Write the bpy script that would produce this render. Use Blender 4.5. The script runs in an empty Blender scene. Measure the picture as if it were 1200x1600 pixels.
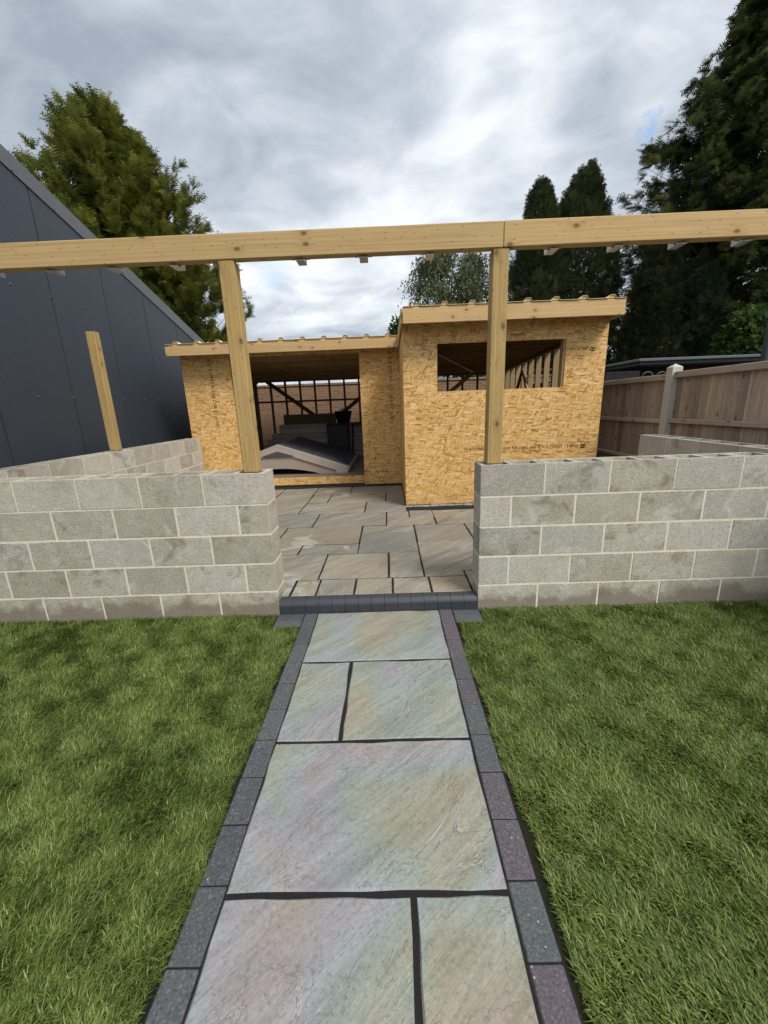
import bpy, bmesh, math, random
import numpy as np
from mathutils import Vector, Matrix

# ------------------------------------------------------------------ camera
scene = bpy.context.scene
F_PX, PITCH, ROLL, YAW = 628.3, 0.2565, -0.0374, 0.0173
CAM = np.array([0.119, -2.764, 1.502])
_fw0 = np.array([-math.sin(YAW), math.cos(YAW), 0]); _rt0 = np.array([math.cos(YAW), math.sin(YAW), 0]); _up0 = np.array([0, 0, 1.])
FWD = math.cos(PITCH) * _fw0 - math.sin(PITCH) * _up0
_u = math.cos(PITCH) * _up0 + math.sin(PITCH) * _fw0
RGT = math.cos(ROLL) * _rt0 + math.sin(ROLL) * _u
UPV = -math.sin(ROLL) * _rt0 + math.cos(ROLL) * _u
cam_data = bpy.data.cameras.new('camera')
cam_data.sensor_fit = 'HORIZONTAL'; cam_data.sensor_width = 36.0
cam_data.lens = 36.0 * F_PX / 1200.0
cam_data.clip_start = 0.05; cam_data.clip_end = 2000
cam = bpy.data.objects.new('camera', cam_data)
scene.collection.objects.link(cam)
cam.matrix_world = Matrix(((RGT[0], UPV[0], -FWD[0], CAM[0]), (RGT[1], UPV[1], -FWD[1], CAM[1]), (RGT[2], UPV[2], -FWD[2], CAM[2]), (0, 0, 0, 1)))
scene.camera = cam
def ray(px, py): return FWD * F_PX + RGT * (px - 600) - UPV * (py - 800)
def onX(px, py, X): v = ray(px, py); return CAM + v * (X - CAM[0]) / v[0]
def onY(px, py, Y): v = ray(px, py); return CAM + v * (Y - CAM[1]) / v[1]
def onZ(px, py, Z): v = ray(px, py); return CAM + v * (Z - CAM[2]) / v[2]

# ------------------------------------------------------------------ exposure
scene.view_settings.view_transform = 'Standard'
scene.view_settings.look = 'None'
scene.view_settings.gamma = 1.0
scene.view_settings.use_curve_mapping = False
scene.view_settings.exposure = 1.12
scene.cycles.max_bounces = 8

# ------------------------------------------------------------------ node helper
class G:
    def __init__(self, tree): self.t = tree; tree.nodes.clear()
    def n(self, kind, ins=None, **attr):
        nd = self.t.nodes.new(kind)
        for k, v in attr.items(): setattr(nd, k, v)
        for k, v in (ins or {}).items():
            s = nd.inputs[k]
            if isinstance(v, bpy.types.NodeSocket): self.t.links.new(v, s)
            elif isinstance(v, bpy.types.Node): self.t.links.new(v.outputs[0], s)
            else: s.default_value = v
        return nd
    def math(self, op, a, b=0.0, c=0.0, clamp=False):
        nd = self.n('ShaderNodeMath', operation=op, use_clamp=clamp)
        for i, v in enumerate((a, b, c)):
            if isinstance(v, bpy.types.NodeSocket): self.t.links.new(v, nd.inputs[i])
            else: nd.inputs[i].default_value = v
        return nd.outputs[0]
    def vmath(self, op, a, b=(0, 0, 0), scale=None):
        nd = self.n('ShaderNodeVectorMath', operation=op)
        for i, v in enumerate((a, b)):
            if isinstance(v, bpy.types.NodeSocket): self.t.links.new(v, nd.inputs[i])
            else: nd.inputs[i].default_value = v
        if scale is not None:
            if isinstance(scale, bpy.types.NodeSocket): self.t.links.new(scale, nd.inputs['Scale'])
            else: nd.inputs['Scale'].default_value = scale
        return nd.outputs['Value'] if op in ('DISTANCE', 'LENGTH', 'DOT_PRODUCT') else nd.outputs[0]
    def ramp(self, fac, stops, interp='LINEAR'):
        nd = self.n('ShaderNodeValToRGB', {'Fac': fac})
        cr = nd.color_ramp; cr.interpolation = interp
        while len(cr.elements) > 1: cr.elements.remove(cr.elements[-1])
        for i, (p, c) in enumerate(stops):
            e = cr.elements[0] if i == 0 else cr.elements.new(p)
            e.position = p
            e.color = (c[0], c[1], c[2], 1) if isinstance(c, (tuple, list)) else (c, c, c, 1)
        return nd.outputs[0]
    def mix(self, f, a, b, blend='MIX'):
        nd = self.n('ShaderNodeMix', data_type='RGBA', blend_type=blend)
        for i, v in ((0, f), (6, a), (7, b)):
            if isinstance(v, bpy.types.NodeSocket): self.t.links.new(v, nd.inputs[i])
            else: nd.inputs[i].default_value = v if i == 0 else (v[0], v[1], v[2], 1)
        return nd.outputs[2]
    def noise(self, vec, scale, detail=3, rough=.55, dist=0.0, out=0):
        nd = self.n('ShaderNodeTexNoise', {'Vector': vec, 'Scale': scale, 'Detail': detail, 'Roughness': rough, 'Distortion': dist})
        return nd.outputs[out]
    def mapv(self, vec, scale=(1, 1, 1), rot=(0, 0, 0), loc=(0, 0, 0)):
        nd = self.n('ShaderNodeMapping', {'Vector': vec, 'Scale': scale, 'Rotation': rot, 'Location': loc})
        return nd.outputs[0]
    def remap(self, v, a, b, c=0.0, d=1.0):
        nd = self.n('ShaderNodeMapRange', {'Value': v, 'From Min': a, 'From Max': b, 'To Min': c, 'To Max': d}, clamp=True)
        return nd.outputs[0]

# ------------------------------------------------------------------ sky and sun
SUN_DIR = Vector((0.55, -0.58, 0.92)).normalized()
elev = math.asin(SUN_DIR.z); azim = math.atan2(SUN_DIR.x, SUN_DIR.y)
world = bpy.data.worlds.new('World'); scene.world = world; world.use_nodes = True
g = G(world.node_tree)
sky = g.n('ShaderNodeTexSky', sky_type='NISHITA', sun_disc=False, sun_elevation=elev, sun_rotation=azim)
bg_blue = g.n('ShaderNodeBackground', {'Color': sky.outputs[0], 'Strength': 0.12})
dirv = g.n('ShaderNodeTexCoord').outputs['Generated']
dirn = g.vmath('NORMALIZE', dirv)
sep = g.n('ShaderNodeSeparateXYZ', {'Vector': dirn})
zz = g.math('ADD', g.math('MAXIMUM', sep.outputs[2], 0.0), 0.22)
comb = g.n('ShaderNodeCombineXYZ', {'X': g.math('DIVIDE', sep.outputs[0], zz), 'Y': g.math('DIVIDE', sep.outputs[1], zz), 'Z': 0.0})
cl = g.mapv(comb.outputs[0], scale=(1.0, 1.25, 1), rot=(0, 0, .5), loc=(3.1, 1.7, 0))
n1 = g.noise(cl, 1.35, 7, .5, .55)
n2 = g.noise(cl, 3.6, 8, .56, .5)
n3 = g.noise(g.mapv(cl, loc=(7, 3, 0)), .55, 3, .5, .3)
cv = g.math('ADD', g.math('ADD', g.math('MULTIPLY', n1, .50), g.math('MULTIPLY', n2, .27)), g.math('MULTIPLY', n3, .23))
ccol = g.ramp(cv, [(.38, (.24, .28, .33)), (.45, (.35, .39, .445)), (.51, (.46, .50, .545)), (.57, (.60, .63, .66)), (.67, (.86, .875, .885))])
bg_cloud = g.n('ShaderNodeBackground', {'Color': ccol, 'Strength': 0.72})
def gapmask(px, py, r0, r1):
    dv = ray(px, py); dv = dv / np.linalg.norm(dv)
    wob = g.vmath('SCALE', g.vmath('SUBTRACT', g.noise(dirn, 22, 4, .6, .0, 1), (.5, .5, .5)), scale=.09)
    dd = g.vmath('DISTANCE', g.vmath('ADD', g.vmath('MULTIPLY', dirn, (1.5, 1.5, .85)), wob), (dv[0] * 1.5, dv[1] * 1.5, dv[2] * .85))
    return g.remap(dd, r0, r1, 1, 0)
gm = g.math('ADD', g.math('MULTIPLY', gapmask(1010, 208, .004, .024), .9), g.math('MULTIPLY', gapmask(425, 415, .005, .06), .35), clamp=True)
ms = g.n('ShaderNodeMixShader', {0: gm, 1: bg_cloud.outputs[0], 2: bg_blue.outputs[0]})
g.n('ShaderNodeOutputWorld', {'Surface': ms.outputs[0]})
sun_d = bpy.data.lights.new('sun', 'SUN'); sun_d.energy = 1.5; sun_d.angle = math.radians(22); sun_d.color = (1, .955, .89)
sun = bpy.data.objects.new('sun', sun_d); scene.collection.objects.link(sun)
sun.rotation_euler = (-SUN_DIR).to_track_quat('-Z', 'Y').to_euler()
sun.location = (6, -4, 12)

# ------------------------------------------------------------------ materials
def new_mat(name):
    m = bpy.data.materials.new(name); m.use_nodes = True
    return m, G(m.node_tree)
def finish(g, col, rough=.8, bump=None, bstr=.3, bdist=.01, spec=.3, metallic=0.0, coat=0.0):
    ins = {'Base Color': col if isinstance(col, bpy.types.NodeSocket) else (*col, 1), 'Roughness': rough, 'Specular IOR Level': spec, 'Metallic': metallic, 'Coat Weight': coat}
    if bump is not None:
        ins['Normal'] = g.n('ShaderNodeBump', {'Height': bump, 'Strength': bstr, 'Distance': bdist}).outputs[0]
    b = g.n('ShaderNodeBsdfPrincipled', ins)
    g.n('ShaderNodeOutputMaterial', {'Surface': b.outputs[0]})
def rnd(g): return g.n('ShaderNodeObjectInfo').outputs['Random']
def objvec(g, k=37.0):
    tc = g.n('ShaderNodeTexCoord').outputs['Object']
    r = rnd(g)
    off = g.n('ShaderNodeCombineXYZ', {'X': g.math('MULTIPLY', r, k), 'Y': g.math('MULTIPLY', r, -k * 1.7), 'Z': g.math('MULTIPLY', r, k * .6)})
    return g.vmath('ADD', tc, off.outputs[0])
def posvec(g): return g.n('ShaderNodeNewGeometry').outputs['Position']

def mat_plain(name, col, var=.25, scale=18, rough=.7, spec=.3, bstr=.15, metallic=0.0):
    m, g = new_mat(name); v = objvec(g)
    n = g.noise(v, scale, 4, .6)
    c = g.mix(n, tuple(x * (1 - var) for x in col), tuple(min(1, x * (1 + var)) for x in col))
    finish(g, c, rough, g.noise(v, scale * 5, 3), bstr, .004, spec, metallic)
    return m

def mat_wood(name, pale, mid, dark, knots=True, rough=.75, stain=.0, knot_scale=1.0, tvar=.3):
    m, g = new_mat(name)
    uv = g.n('ShaderNodeTexCoord').outputs['UV']; r = rnd(g)
    off = g.n('ShaderNodeCombineXYZ', {'X': g.math('MULTIPLY', r, 53.), 'Y': g.math('MULTIPLY', r, 31.), 'Z': g.math('MULTIPLY', r, 17.)})
    v = g.vmath('ADD', uv, off.outputs[0])
    # knots: sparse voronoi cells, stretched along the board
    kv = g.n('ShaderNodeTexVoronoi', {'Vector': g.mapv(v, (5.0 * knot_scale, 7.5 * knot_scale, 1)), 'Scale': 1.0, 'Randomness': 1.0}, voronoi_dimensions='2D')
    kd = kv.outputs['Distance']
    ksel = g.math('GREATER_THAN', g.n('ShaderNodeSeparateColor', {'Color': kv.outputs['Color']}).outputs[0], .70)
    kn = g.math('MULTIPLY', g.remap(kd, .06, .13, 1, 0), ksel)
    halo = g.math('MULTIPLY', g.remap(kd, .08, .40, 1, 0), ksel)
    warp = g.math('MULTIPLY', halo, .02)
    vw = g.vmath('ADD', v, g.n('ShaderNodeCombineXYZ', {'Y': warp}).outputs[0])
    g1 = g.noise(g.mapv(vw, (1.1, 38, 1)), 1.0, 4, .55, .3)
    g2 = g.noise(g.mapv(vw, (5, 170, 1)), 1.0, 3, .6)
    wv = g.n('ShaderNodeTexWave', {'Vector': g.mapv(vw, (.5, 11, 1)), 'Scale': 1.0, 'Distortion': 9.0, 'Detail': 3.0, 'Detail Scale': .7}, wave_type='BANDS', bands_direction='Y').outputs[1]
    t = g.math('ADD', g.math('ADD', g.math('MULTIPLY', g1, .58), g.math('MULTIPLY', g2, .30)), g.math('MULTIPLY', wv, .12))
    c = g.ramp(t, [(.25, dark), (.45, mid), (.68, pale)])
    big = g.noise(g.mapv(v, (1.2, 5, 1)), 1.0, 3, .5)
    c = g.mix(g.remap(big, .4, .75), c, g.mix(.55, c, mid))
    tone = g.math('ADD', g.math('MULTIPLY', r, tvar), 1.0 - tvar * .55)
    c = g.mix(1.0, c, g.n('ShaderNodeCombineColor', {0: tone, 1: tone, 2: tone}).outputs[0], 'MULTIPLY')
    if knots:
        c = g.mix(g.math('MULTIPLY', halo, .35), c, tuple(x * .6 for x in mid))
        c = g.mix(g.math('MULTIPLY', kn, .8), c, (.14, .065, .025))
        sp = g.n('ShaderNodeTexVoronoi', {'Vector': g.mapv(v, (7, 16, 1)), 'Scale': 1.0}, voronoi_dimensions='2D')
        c = g.mix(g.math('MULTIPLY', g.remap(sp.outputs['Distance'], .03, .07, 1, 0), .6), c, (.10, .06, .03))
    if stain > 0:
        s = g.noise(g.mapv(v, (2.5, 14, 1)), 1.0, 5, .65, .6)
        c = g.mix(g.math('MULTIPLY', g.remap(s, .52, .72), stain), c, tuple(x * .5 for x in mid))
    finish(g, c, rough, t, .25, .004, .25)
    return m

def mat_osb(name, axis):
    m, g = new_mat(name)
    p = posvec(g)
    s = g.n('ShaderNodeSeparateXYZ', {'Vector': p})
    base = g.n('ShaderNodeCombineXYZ', {'X': s.outputs[0] if axis == 'x' else s.outputs[1], 'Y': s.outputs[2], 'Z': 0.0}).outputs[0]
    lay = None; hgt = None
    rs = random.Random(5)
    for k, (ang, sc) in enumerate([(.15, 1.0), (1.1, 1.05), (-.6, .95), (.55, .85), (-.15, 1.2), (1.9, 1.1), (-1.0, 1.1), (.1, .8)]):
        wv = g.vmath('ADD', base, g.vmath('SCALE', g.vmath('SUBTRACT', g.noise(base, 9, 2, .5, 0, 1), (.5, .5, .5)), scale=.010))
        nd = g.n('ShaderNodeMapping', {'Vector': wv, 'Rotation': (0, 0, ang)})
        v = g.mapv(nd.outputs[0], (14 * sc, 74 * sc, 1), (0, 0, 0), (rs.uniform(0, 50), rs.uniform(0, 50), 0))
        vo = g.n('ShaderNodeTexVoronoi', {'Vector': v, 'Scale': 1.0, 'Randomness': 1.0}, voronoi_dimensions='2D')
        sc_ = g.n('ShaderNodeSeparateColor', {'Color': vo.outputs['Color']})
        sel = g.math('GREATER_THAN', sc_.outputs[0], .58)
        grain = g.noise(g.mapv(nd.outputs[0], (30, 420, 1)), 1.0, 2, .5)
        val = g.math('ADD', g.math('MULTIPLY', sc_.outputs[1], .82), g.math('MULTIPLY', grain, .18))
        lay = val if lay is None else g.mix(sel, lay, val)
        hgt = sc_.outputs[1] if hgt is None else g.mix(sel, hgt, sc_.outputs[2])
    c = g.ramp(lay, [(.05, (.22, .09, .02)), (.14, (.40, .195, .05)), (.30, (.60, .345, .11)), (.6, (.71, .44, .165)), (.85, (.80, .55, .26)), (.97, (.86, .66, .38))])
    blot = g.noise(base, 1.3, 3, .5)
    c = g.mix(g.remap(blot, .35, .7, 0, .35), c, g.mix(.5, c, (.60, .34, .10)))
    finish(g, c, .62, hgt, .35, .004, .3)
    return m

def mat_block(name):
    m, g = new_mat(name); v = objvec(g); r = rnd(g); p = posvec(g)
    big = g.noise(v, 4.5, 4, .55, .4)
    mid = g.noise(v, 40, 4, .65)
    fine = g.noise(v, 190, 3, .75)
    c = g.ramp(g.math('ADD', g.math('MULTIPLY', big, .62), g.math('MULTIPLY', r, .38)), [(.18, (.42, .375, .30)), (.40, (.52, .475, .385)), (.6, (.66, .61, .51)), (.82, (.64, .615, .56))])
    # cool or warm cast from block to block
    c = g.mix(g.remap(g.math('FRACT', g.math('MULTIPLY', r, 7.31)), .55, 1.0, 0, .45), c, (.43, .43, .405))
    c = g.mix(g.remap(mid, .35, .7, .25, 0), c, (.19, .175, .15))
    c = g.mix(g.remap(fine, .55, .68, 0, .7), c, (.19, .17, .14))
    c = g.mix(g.remap(fine, .30, .44, .6, 0), c, (.74, .71, .63))
    agg = g.noise(v, 85, 4, .75)
    c = g.mix(g.remap(agg, .52, .66, 0, .55), c, (.24, .215, .175))
    c = g.mix(g.remap(agg, .33, .46, .45, 0), c, (.74, .70, .61))
    # damp or dirty blotch on some blocks
    d = g.noise(g.vmath('ADD', v, (5, 2, 9)), 6, 5, .62, .8)
    dsel = g.remap(g.math('FRACT', g.math('MULTIPLY', r, 13.7)), .35, .6)
    c = g.mix(g.math('MULTIPLY', g.remap(d, .53, .66, 0, .6), dsel), c, (.21, .175, .125))
    # lime bloom
    w = g.noise(g.vmath('ADD', v, (15, 22, 9)), 7, 6, .7, .5)
    c = g.mix(g.remap(w, .56, .70, 0, .6), c, (.72, .70, .64))
    # splashed soil along the lowest 12 cm
    zz = g.n('ShaderNodeSeparateXYZ', {'Vector': p}).outputs[2]
    soil = g.math('ADD', zz, g.math('MULTIPLY', g.noise(p, 5, 6, .65), -.34))
    c = g.mix(g.remap(soil, -.03, -.10, 0, .8), c, (.235, .195, .15))
    finish(g, c, .93, g.math('ADD', g.math('MULTIPLY', fine, .6), g.math('MULTIPLY', agg, .8)), .9, .007, .12)
    return m

def mat_slab(name, tint):
    m, g = new_mat(name); v = objvec(g, 11.0); r = rnd(g)
    va = g.mapv(v, (1, 1, 1), (0, 0, -.75))
    streak = g.noise(g.mapv(va, (2.2, 44, 1)), 1.0, 6, .65, .9)
    streak2 = g.noise(g.mapv(va, (1.6, 7, 1)), 1.0, 6, .62, 1.2)
    big = g.noise(v, 1.7, 4, .55, .6)
    c = g.ramp(g.math('ADD', g.math('MULTIPLY', streak2, .68), g.math('MULTIPLY', streak, .32)),
               [(.32, (.13, .118, .09)), (.43, (.225, .207, .168)), (.52, (.295, .28, .24)), (.66, (.40, .39, .355))])
    if tint == 'patio':
        c = g.mix(g.remap(big, .36, .62, .05, .5), c, (.30, .235, .145))
        c = g.mix(g.remap(g.math('FRACT', g.math('MULTIPLY', r, 5.3)), .3, 1, 0, .6), c, g.ramp(r, [(0, (.20, .195, .18)), (.25, (.30, .245, .165)), (.5, (.19, .195, .19)), (.75, (.32, .265, .18)), (1, (.22, .22, .205))], 'CONSTANT'))
    else:
        hue = g.noise(g.vmath('ADD', v, (3, 8, 1)), 1.5, 3, .45, .5)
        rb = g.ramp(hue, [(.28, (.36, .26, .29)), (.35, (.33, .275, .20)), (.42, (.285, .29, .205)), (.48, (.25, .325, .28)), (.53, (.245, .32, .35)), (.58, (.30, .305, .365)), (.66, (.32, .255, .28)), (.74, (.33, .27, .18))])
        c = g.mix(.52, c, rb)
        pit = g.noise(v, 75, 4, .7)
        c = g.mix(g.remap(pit, .52, .68, 0, .45), c, (.12, .11, .09))
        c = g.mix(g.remap(pit, .30, .44, .35, 0), c, (.44, .42, .38))
    # riven ledges: terraces of a warped noise
    w = g.noise(g.mapv(va, (1.6, 4.2, 1)), 1.0, 6, .6, 1.1)
    ter = g.math('FRACT', g.math('MULTIPLY', w, 9.0))
    edge = g.math('MULTIPLY', g.remap(ter, .0, .10, 1, 0), g.remap(g.noise(v, 3.1, 3, .5), .42, .54))
    c = g.mix(g.math('MULTIPLY', edge, .6), c, (.08, .072, .055))
    c = g.mix(g.math('MULTIPLY', g.remap(ter, .9, 1.0), g.remap(g.noise(v, 3.1, 3, .5), .48, .60)), c, (.42, .41, .37))
    sp = g.noise(v, 130, 2, .6)
    c = g.mix(g.math('MULTIPLY', g.remap(sp, .66, .72), g.remap(g.noise(v, 5, 3), .42, .62, .1, .8)), c, (.09, .085, .075))
    rough = .48 if tint == 'path' else .55
    if tint == 'patio':
        p = posvec(g); s = g.n('ShaderNodeSeparateXYZ', {'Vector': p})
        # pale dried cement film towards the far left corner of the patio
        film = g.noise(g.mapv(p, (1.2, 1.5, 1)), 1.7, 7, .62, .9)
        where = g.math('MULTIPLY', g.remap(s.outputs[0], -.75, -.2, 1, 0), g.remap(g.math('ABSOLUTE', g.math('SUBTRACT', s.outputs[1], 2.6)), .4, 1.2, .35, 1))
        fm = g.remap(g.math('ADD', film, g.math('MULTIPLY', where, .16)), 0.70, .76)
        c = g.mix(g.math('MULTIPLY', fm, .7), c, (.48, .465, .43))
    hb = g.math('ADD', g.math('ADD', g.math('MULTIPLY', w, 1.0), g.math('MULTIPLY', g.math('FLOOR', g.math('MULTIPLY', w, 9.0)), .14)), g.math('ADD', g.math('MULTIPLY', streak, .26), g.math('MULTIPLY', sp, .08)))
    finish(g, c, rough, hb, .8, .014, .4)
    return m

def mat_paver(name, warm):
    m, g = new_mat(name); v = objvec(g); r = rnd(g)
    f = g.noise(v, 120, 4, .8); b = g.noise(v, 9, 4, .6)
    if warm:
        c = g.ramp(r, [(0, (.078, .078, .086)), (.35, (.092, .085, .097)), (.6, (.110, .086, .105)), (.8, (.078, .092, .094)), (1, (.090, .103, .098))])
    else:
        c = g.ramp(r, [(0, (.062, .064, .072)), (.5, (.080, .083, .091)), (1, (.103, .105, .112))])
    c = g.mix(g.remap(b, .3, .7, 0, .5), c, g.mix(.5, c, (.12, .12, .125)))
    c = g.mix(g.remap(f, .34, .46, .75, 0), c, (.23, .23, .235))
    c = g.mix(g.remap(f, .54, .66, 0, .75), c, (.022, .022, .025))
    wsp = g.n('ShaderNodeTexVoronoi', {'Vector': v, 'Scale': 45.0})
    wsel = g.math('GREATER_THAN', g.n('ShaderNodeSeparateColor', {'Color': wsp.outputs['Color']}).outputs[0], .88)
    c = g.mix(g.math('MULTIPLY', g.remap(wsp.outputs['Distance'], .08, .16, .8, 0), wsel), c, (.5, .5, .5))
    finish(g, c, .75, f, .5, .003, .3)
    return m

def mat_clad(name):
    m, g = new_mat(name); p = posvec(g); s = g.n('ShaderNodeSeparateXYZ', {'Vector': p}); r = rnd(g)
    ph = g.math('MULTIPLY', s.outputs[1], 2 * math.pi / .032)
    rib = g.math('SINE', ph)
    rib = g.remap(rib, .2, .8)
    n = g.noise(p, 2.2, 4, .5); d = g.noise(p, 26, 5, .7)
    c = g.mix(n, (.036, .047, .064), (.048, .060, .079))
    c = g.mix(g.math('MULTIPLY', rib, .45), c, (.020, .027, .038))
    c = g.mix(g.math('MULTIPLY', r, .25), c, (.052, .061, .070))
    c = g.mix(g.remap(d, .62, .8, 0, .35), c, (.11, .12, .125))
    dent = g.noise(p, 2.6, 1, .4)
    h = g.math('ADD', g.math('MULTIPLY', rib, .22), g.math('MULTIPLY', dent, .12))
    finish(g, c, .42, h, .35, .02, .5)
    return m

def mat_leaf(name, stops, transl=.25, rough=.65):
    m, g = new_mat(name)
    t = g.n('ShaderNodeAttribute', attribute_name='tint').outputs['Fac']
    c = g.ramp(t, stops)
    b = g.n('ShaderNodeBsdfPrincipled', {'Base Color': c, 'Roughness': rough, 'Specular IOR Level': .25})
    tr = g.n('ShaderNodeBsdfTranslucent', {'Color': c})
    mx = g.n('ShaderNodeMixShader', {0: transl, 1: b.outputs[0], 2: tr.outputs[0]})
    g.n('ShaderNodeOutputMaterial', {'Surface': mx.outputs[0]})
    return m

M = {}
M['timber'] = mat_wood('pale_treated_timber', (.66, .47, .24), (.56, .375, .17), (.42, .26, .105), stain=.16)
M['post'] = mat_wood('sawn_green_treated_timber', (.55, .39, .175), (.44, .295, .115), (.30, .19, .07), stain=.5)
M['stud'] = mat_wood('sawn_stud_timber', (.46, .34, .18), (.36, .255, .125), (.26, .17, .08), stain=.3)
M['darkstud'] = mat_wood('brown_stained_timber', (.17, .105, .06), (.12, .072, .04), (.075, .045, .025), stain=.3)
M['ceil'] = mat_wood('brown_deck_timber', (.40, .26, .125), (.31, .19, .085), (.21, .12, .055), stain=.3)
M['fence'] = mat_wood('weathered_fence_timber', (.50, .40, .315), (.36, .28, .215), (.23, .17, .125), stain=.6, rough=.9, tvar=.62)
M['rail'] = mat_wood('weathered_rail_timber', (.53, .445, .365), (.42, .34, .275), (.28, .22, .175), stain=.35, rough=.9)
M['osb_x'] = mat_osb('osb_front', 'x'); M['osb_y'] = mat_osb('osb_side', 'y')
M['block'] = mat_block('dense_concrete_block')
M['mortar'] = mat_plain('cream_mortar', (.76, .71, .57), .2, 30, .95, .1, .6)
M['slab_path'] = mat_slab('riven_sandstone_path', 'path'); M['slab_patio'] = mat_slab('riven_sandstone_patio', 'patio')
M['paver'] = mat_paver('charcoal_paver', False); M['paver_w'] = mat_paver('charcoal_purple_paver', True)
M['kerb'] = mat_plain('blue_black_kerb', (.042, .047, .056), .35, 30, .5, .4, .3)
M['grout'] = mat_plain('black_jointing', (.022, .022, .023), .5, 160, .9, .2, .8)
M['soil'] = mat_plain('turf_soil', (.022, .022, .010), .5, 30, .95, .1, .8)
M['ground'] = mat_plain('rough_ground', (.075, .08, .035), .4, 2, .95, .1, .5)
M['sub'] = mat_plain('concrete_base', (.42, .40, .37), .3, 12, .9, .1, .5)
M['clad'] = mat_clad('anthracite_panel')
M['trim'] = mat_plain('anthracite_trim', (.105, .115, .13), .12, 6, .38, .5, .03)
M['seam'] = mat_plain('dark_seam', (.018, .02, .024), .2, 20, .5, .4, .05)
M['screw'] = mat_plain('steel_screw', (.16, .165, .17), .2, 60, .35, .5, .05, .7)
M['galv'] = mat_plain('galvanised_steel', (.55, .55, .55), .2, 30, .4, .5, .1, .6)
M['roofsheet'] = mat_plain('pale_yellow_roof_sheet', (.76, .60, .33), .10, 6, .6, .3, .1)
M['brick'] = None
M['ink'] = mat_plain('black_ink', (.035, .022, .012), .4, 60, .8, .1, 0)
M['conc'] = mat_plain('grey_concrete_post', (.52, .485, .43), .28, 30, .95, .1, .8)
M['black'] = mat_plain('black_plastic', (.012, .012, .014), .3, 20, .5, .4, .1)
M['navy'] = mat_plain('dark_navy_board', (.017, .02, .032), .3, 9, .6, .3, .1)
M['beige'] = mat_plain('beige_painted_board', (.34, .285, .24), .12, 8, .6, .3, .15)
M['beige2'] = mat_plain('light_beige_painted_board', (.40, .34, .295), .12, 8, .6, .3, .15)
M['felt'] = mat_plain('charcoal_shingle', (.075, .08, .092), .25, 60, .9, .2, .5)
M['floor'] = mat_plain('chipboard_floor', (.21, .16, .12), .25, 40, .85, .2, .2)
M['roofdark'] = mat_plain('dark_slate_fascia', (.03, .035, .043), .15, 6, .45, .5, .05)
M['dark_wall'] = mat_plain('near_black_wall', (.02, .02, .022), .3, 8, .8, .2, .1)  # near-black tone shared by outbuilding walls, soffit and hose panel
M['green'] = mat_plain('green_hose', (.13, .22, .17), .2, 20, .5, .4, .1)
M['plinth'] = mat_plain('dark_concrete_plinth', (.11, .10, .09), .4, 18, .95, .1, .8)  # dark grey for the recessed base below the OSB boards
M['bark'] = mat_plain('brown_bark', (.075, .055, .04), .4, 14, .95, .1, .8)
M['bark_b'] = mat_plain('grey_birch_bark', (.26, .245, .22), .5, 9, .9, .1, .5)
def mat_brickwall():
    m, g = new_mat('brown_brickwork'); p = posvec(g); s = g.n('ShaderNodeSeparateXYZ', {'Vector': p})
    v = g.n('ShaderNodeCombineXYZ', {'X': s.outputs[0], 'Y': s.outputs[2], 'Z': 0.0})
    b = g.n('ShaderNodeTexBrick', {'Vector': v.outputs[0], 'Color1': (.27, .15, .085, 1), 'Color2': (.17, .095, .055, 1), 'Mortar': (.30, .25, .19, 1), 'Scale': 1.0, 'Mortar Size': .006, 'Bias': -.1, 'Brick Width': .225, 'Row Height': .075})
    c = g.mix(g.remap(g.noise(p, 6, 5, .6), .35, .7, 0, .4), b.outputs[0], (.33, .21, .12))
    finish(g, c, .9, b.outputs[1], .5, .006, .15)
    return m
M['brick'] = mat_brickwall()
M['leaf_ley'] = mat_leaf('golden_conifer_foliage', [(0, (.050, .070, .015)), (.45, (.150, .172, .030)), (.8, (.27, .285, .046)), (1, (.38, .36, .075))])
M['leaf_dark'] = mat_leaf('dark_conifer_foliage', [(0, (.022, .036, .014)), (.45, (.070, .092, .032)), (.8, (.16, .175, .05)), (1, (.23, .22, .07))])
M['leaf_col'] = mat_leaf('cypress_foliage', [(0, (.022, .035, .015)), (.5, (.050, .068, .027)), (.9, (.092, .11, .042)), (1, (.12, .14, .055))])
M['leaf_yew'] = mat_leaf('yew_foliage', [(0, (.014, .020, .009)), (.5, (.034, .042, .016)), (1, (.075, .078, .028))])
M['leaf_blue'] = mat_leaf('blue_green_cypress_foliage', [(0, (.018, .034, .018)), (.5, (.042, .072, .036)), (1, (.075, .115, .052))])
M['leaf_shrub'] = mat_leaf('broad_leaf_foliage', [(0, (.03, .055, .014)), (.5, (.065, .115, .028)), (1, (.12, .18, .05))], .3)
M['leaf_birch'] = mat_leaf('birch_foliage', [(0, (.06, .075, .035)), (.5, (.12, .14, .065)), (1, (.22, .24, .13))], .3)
M['grass'] = mat_leaf('turf_blades', [(0, (.030, .054, .011)), (.3, (.094, .146, .027)), (.6, (.18, .245, .054)), (.85, (.33, .38, .12)), (.93, (.34, .35, .13)), (1, (.44, .38, .20))], .25, .42)

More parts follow.
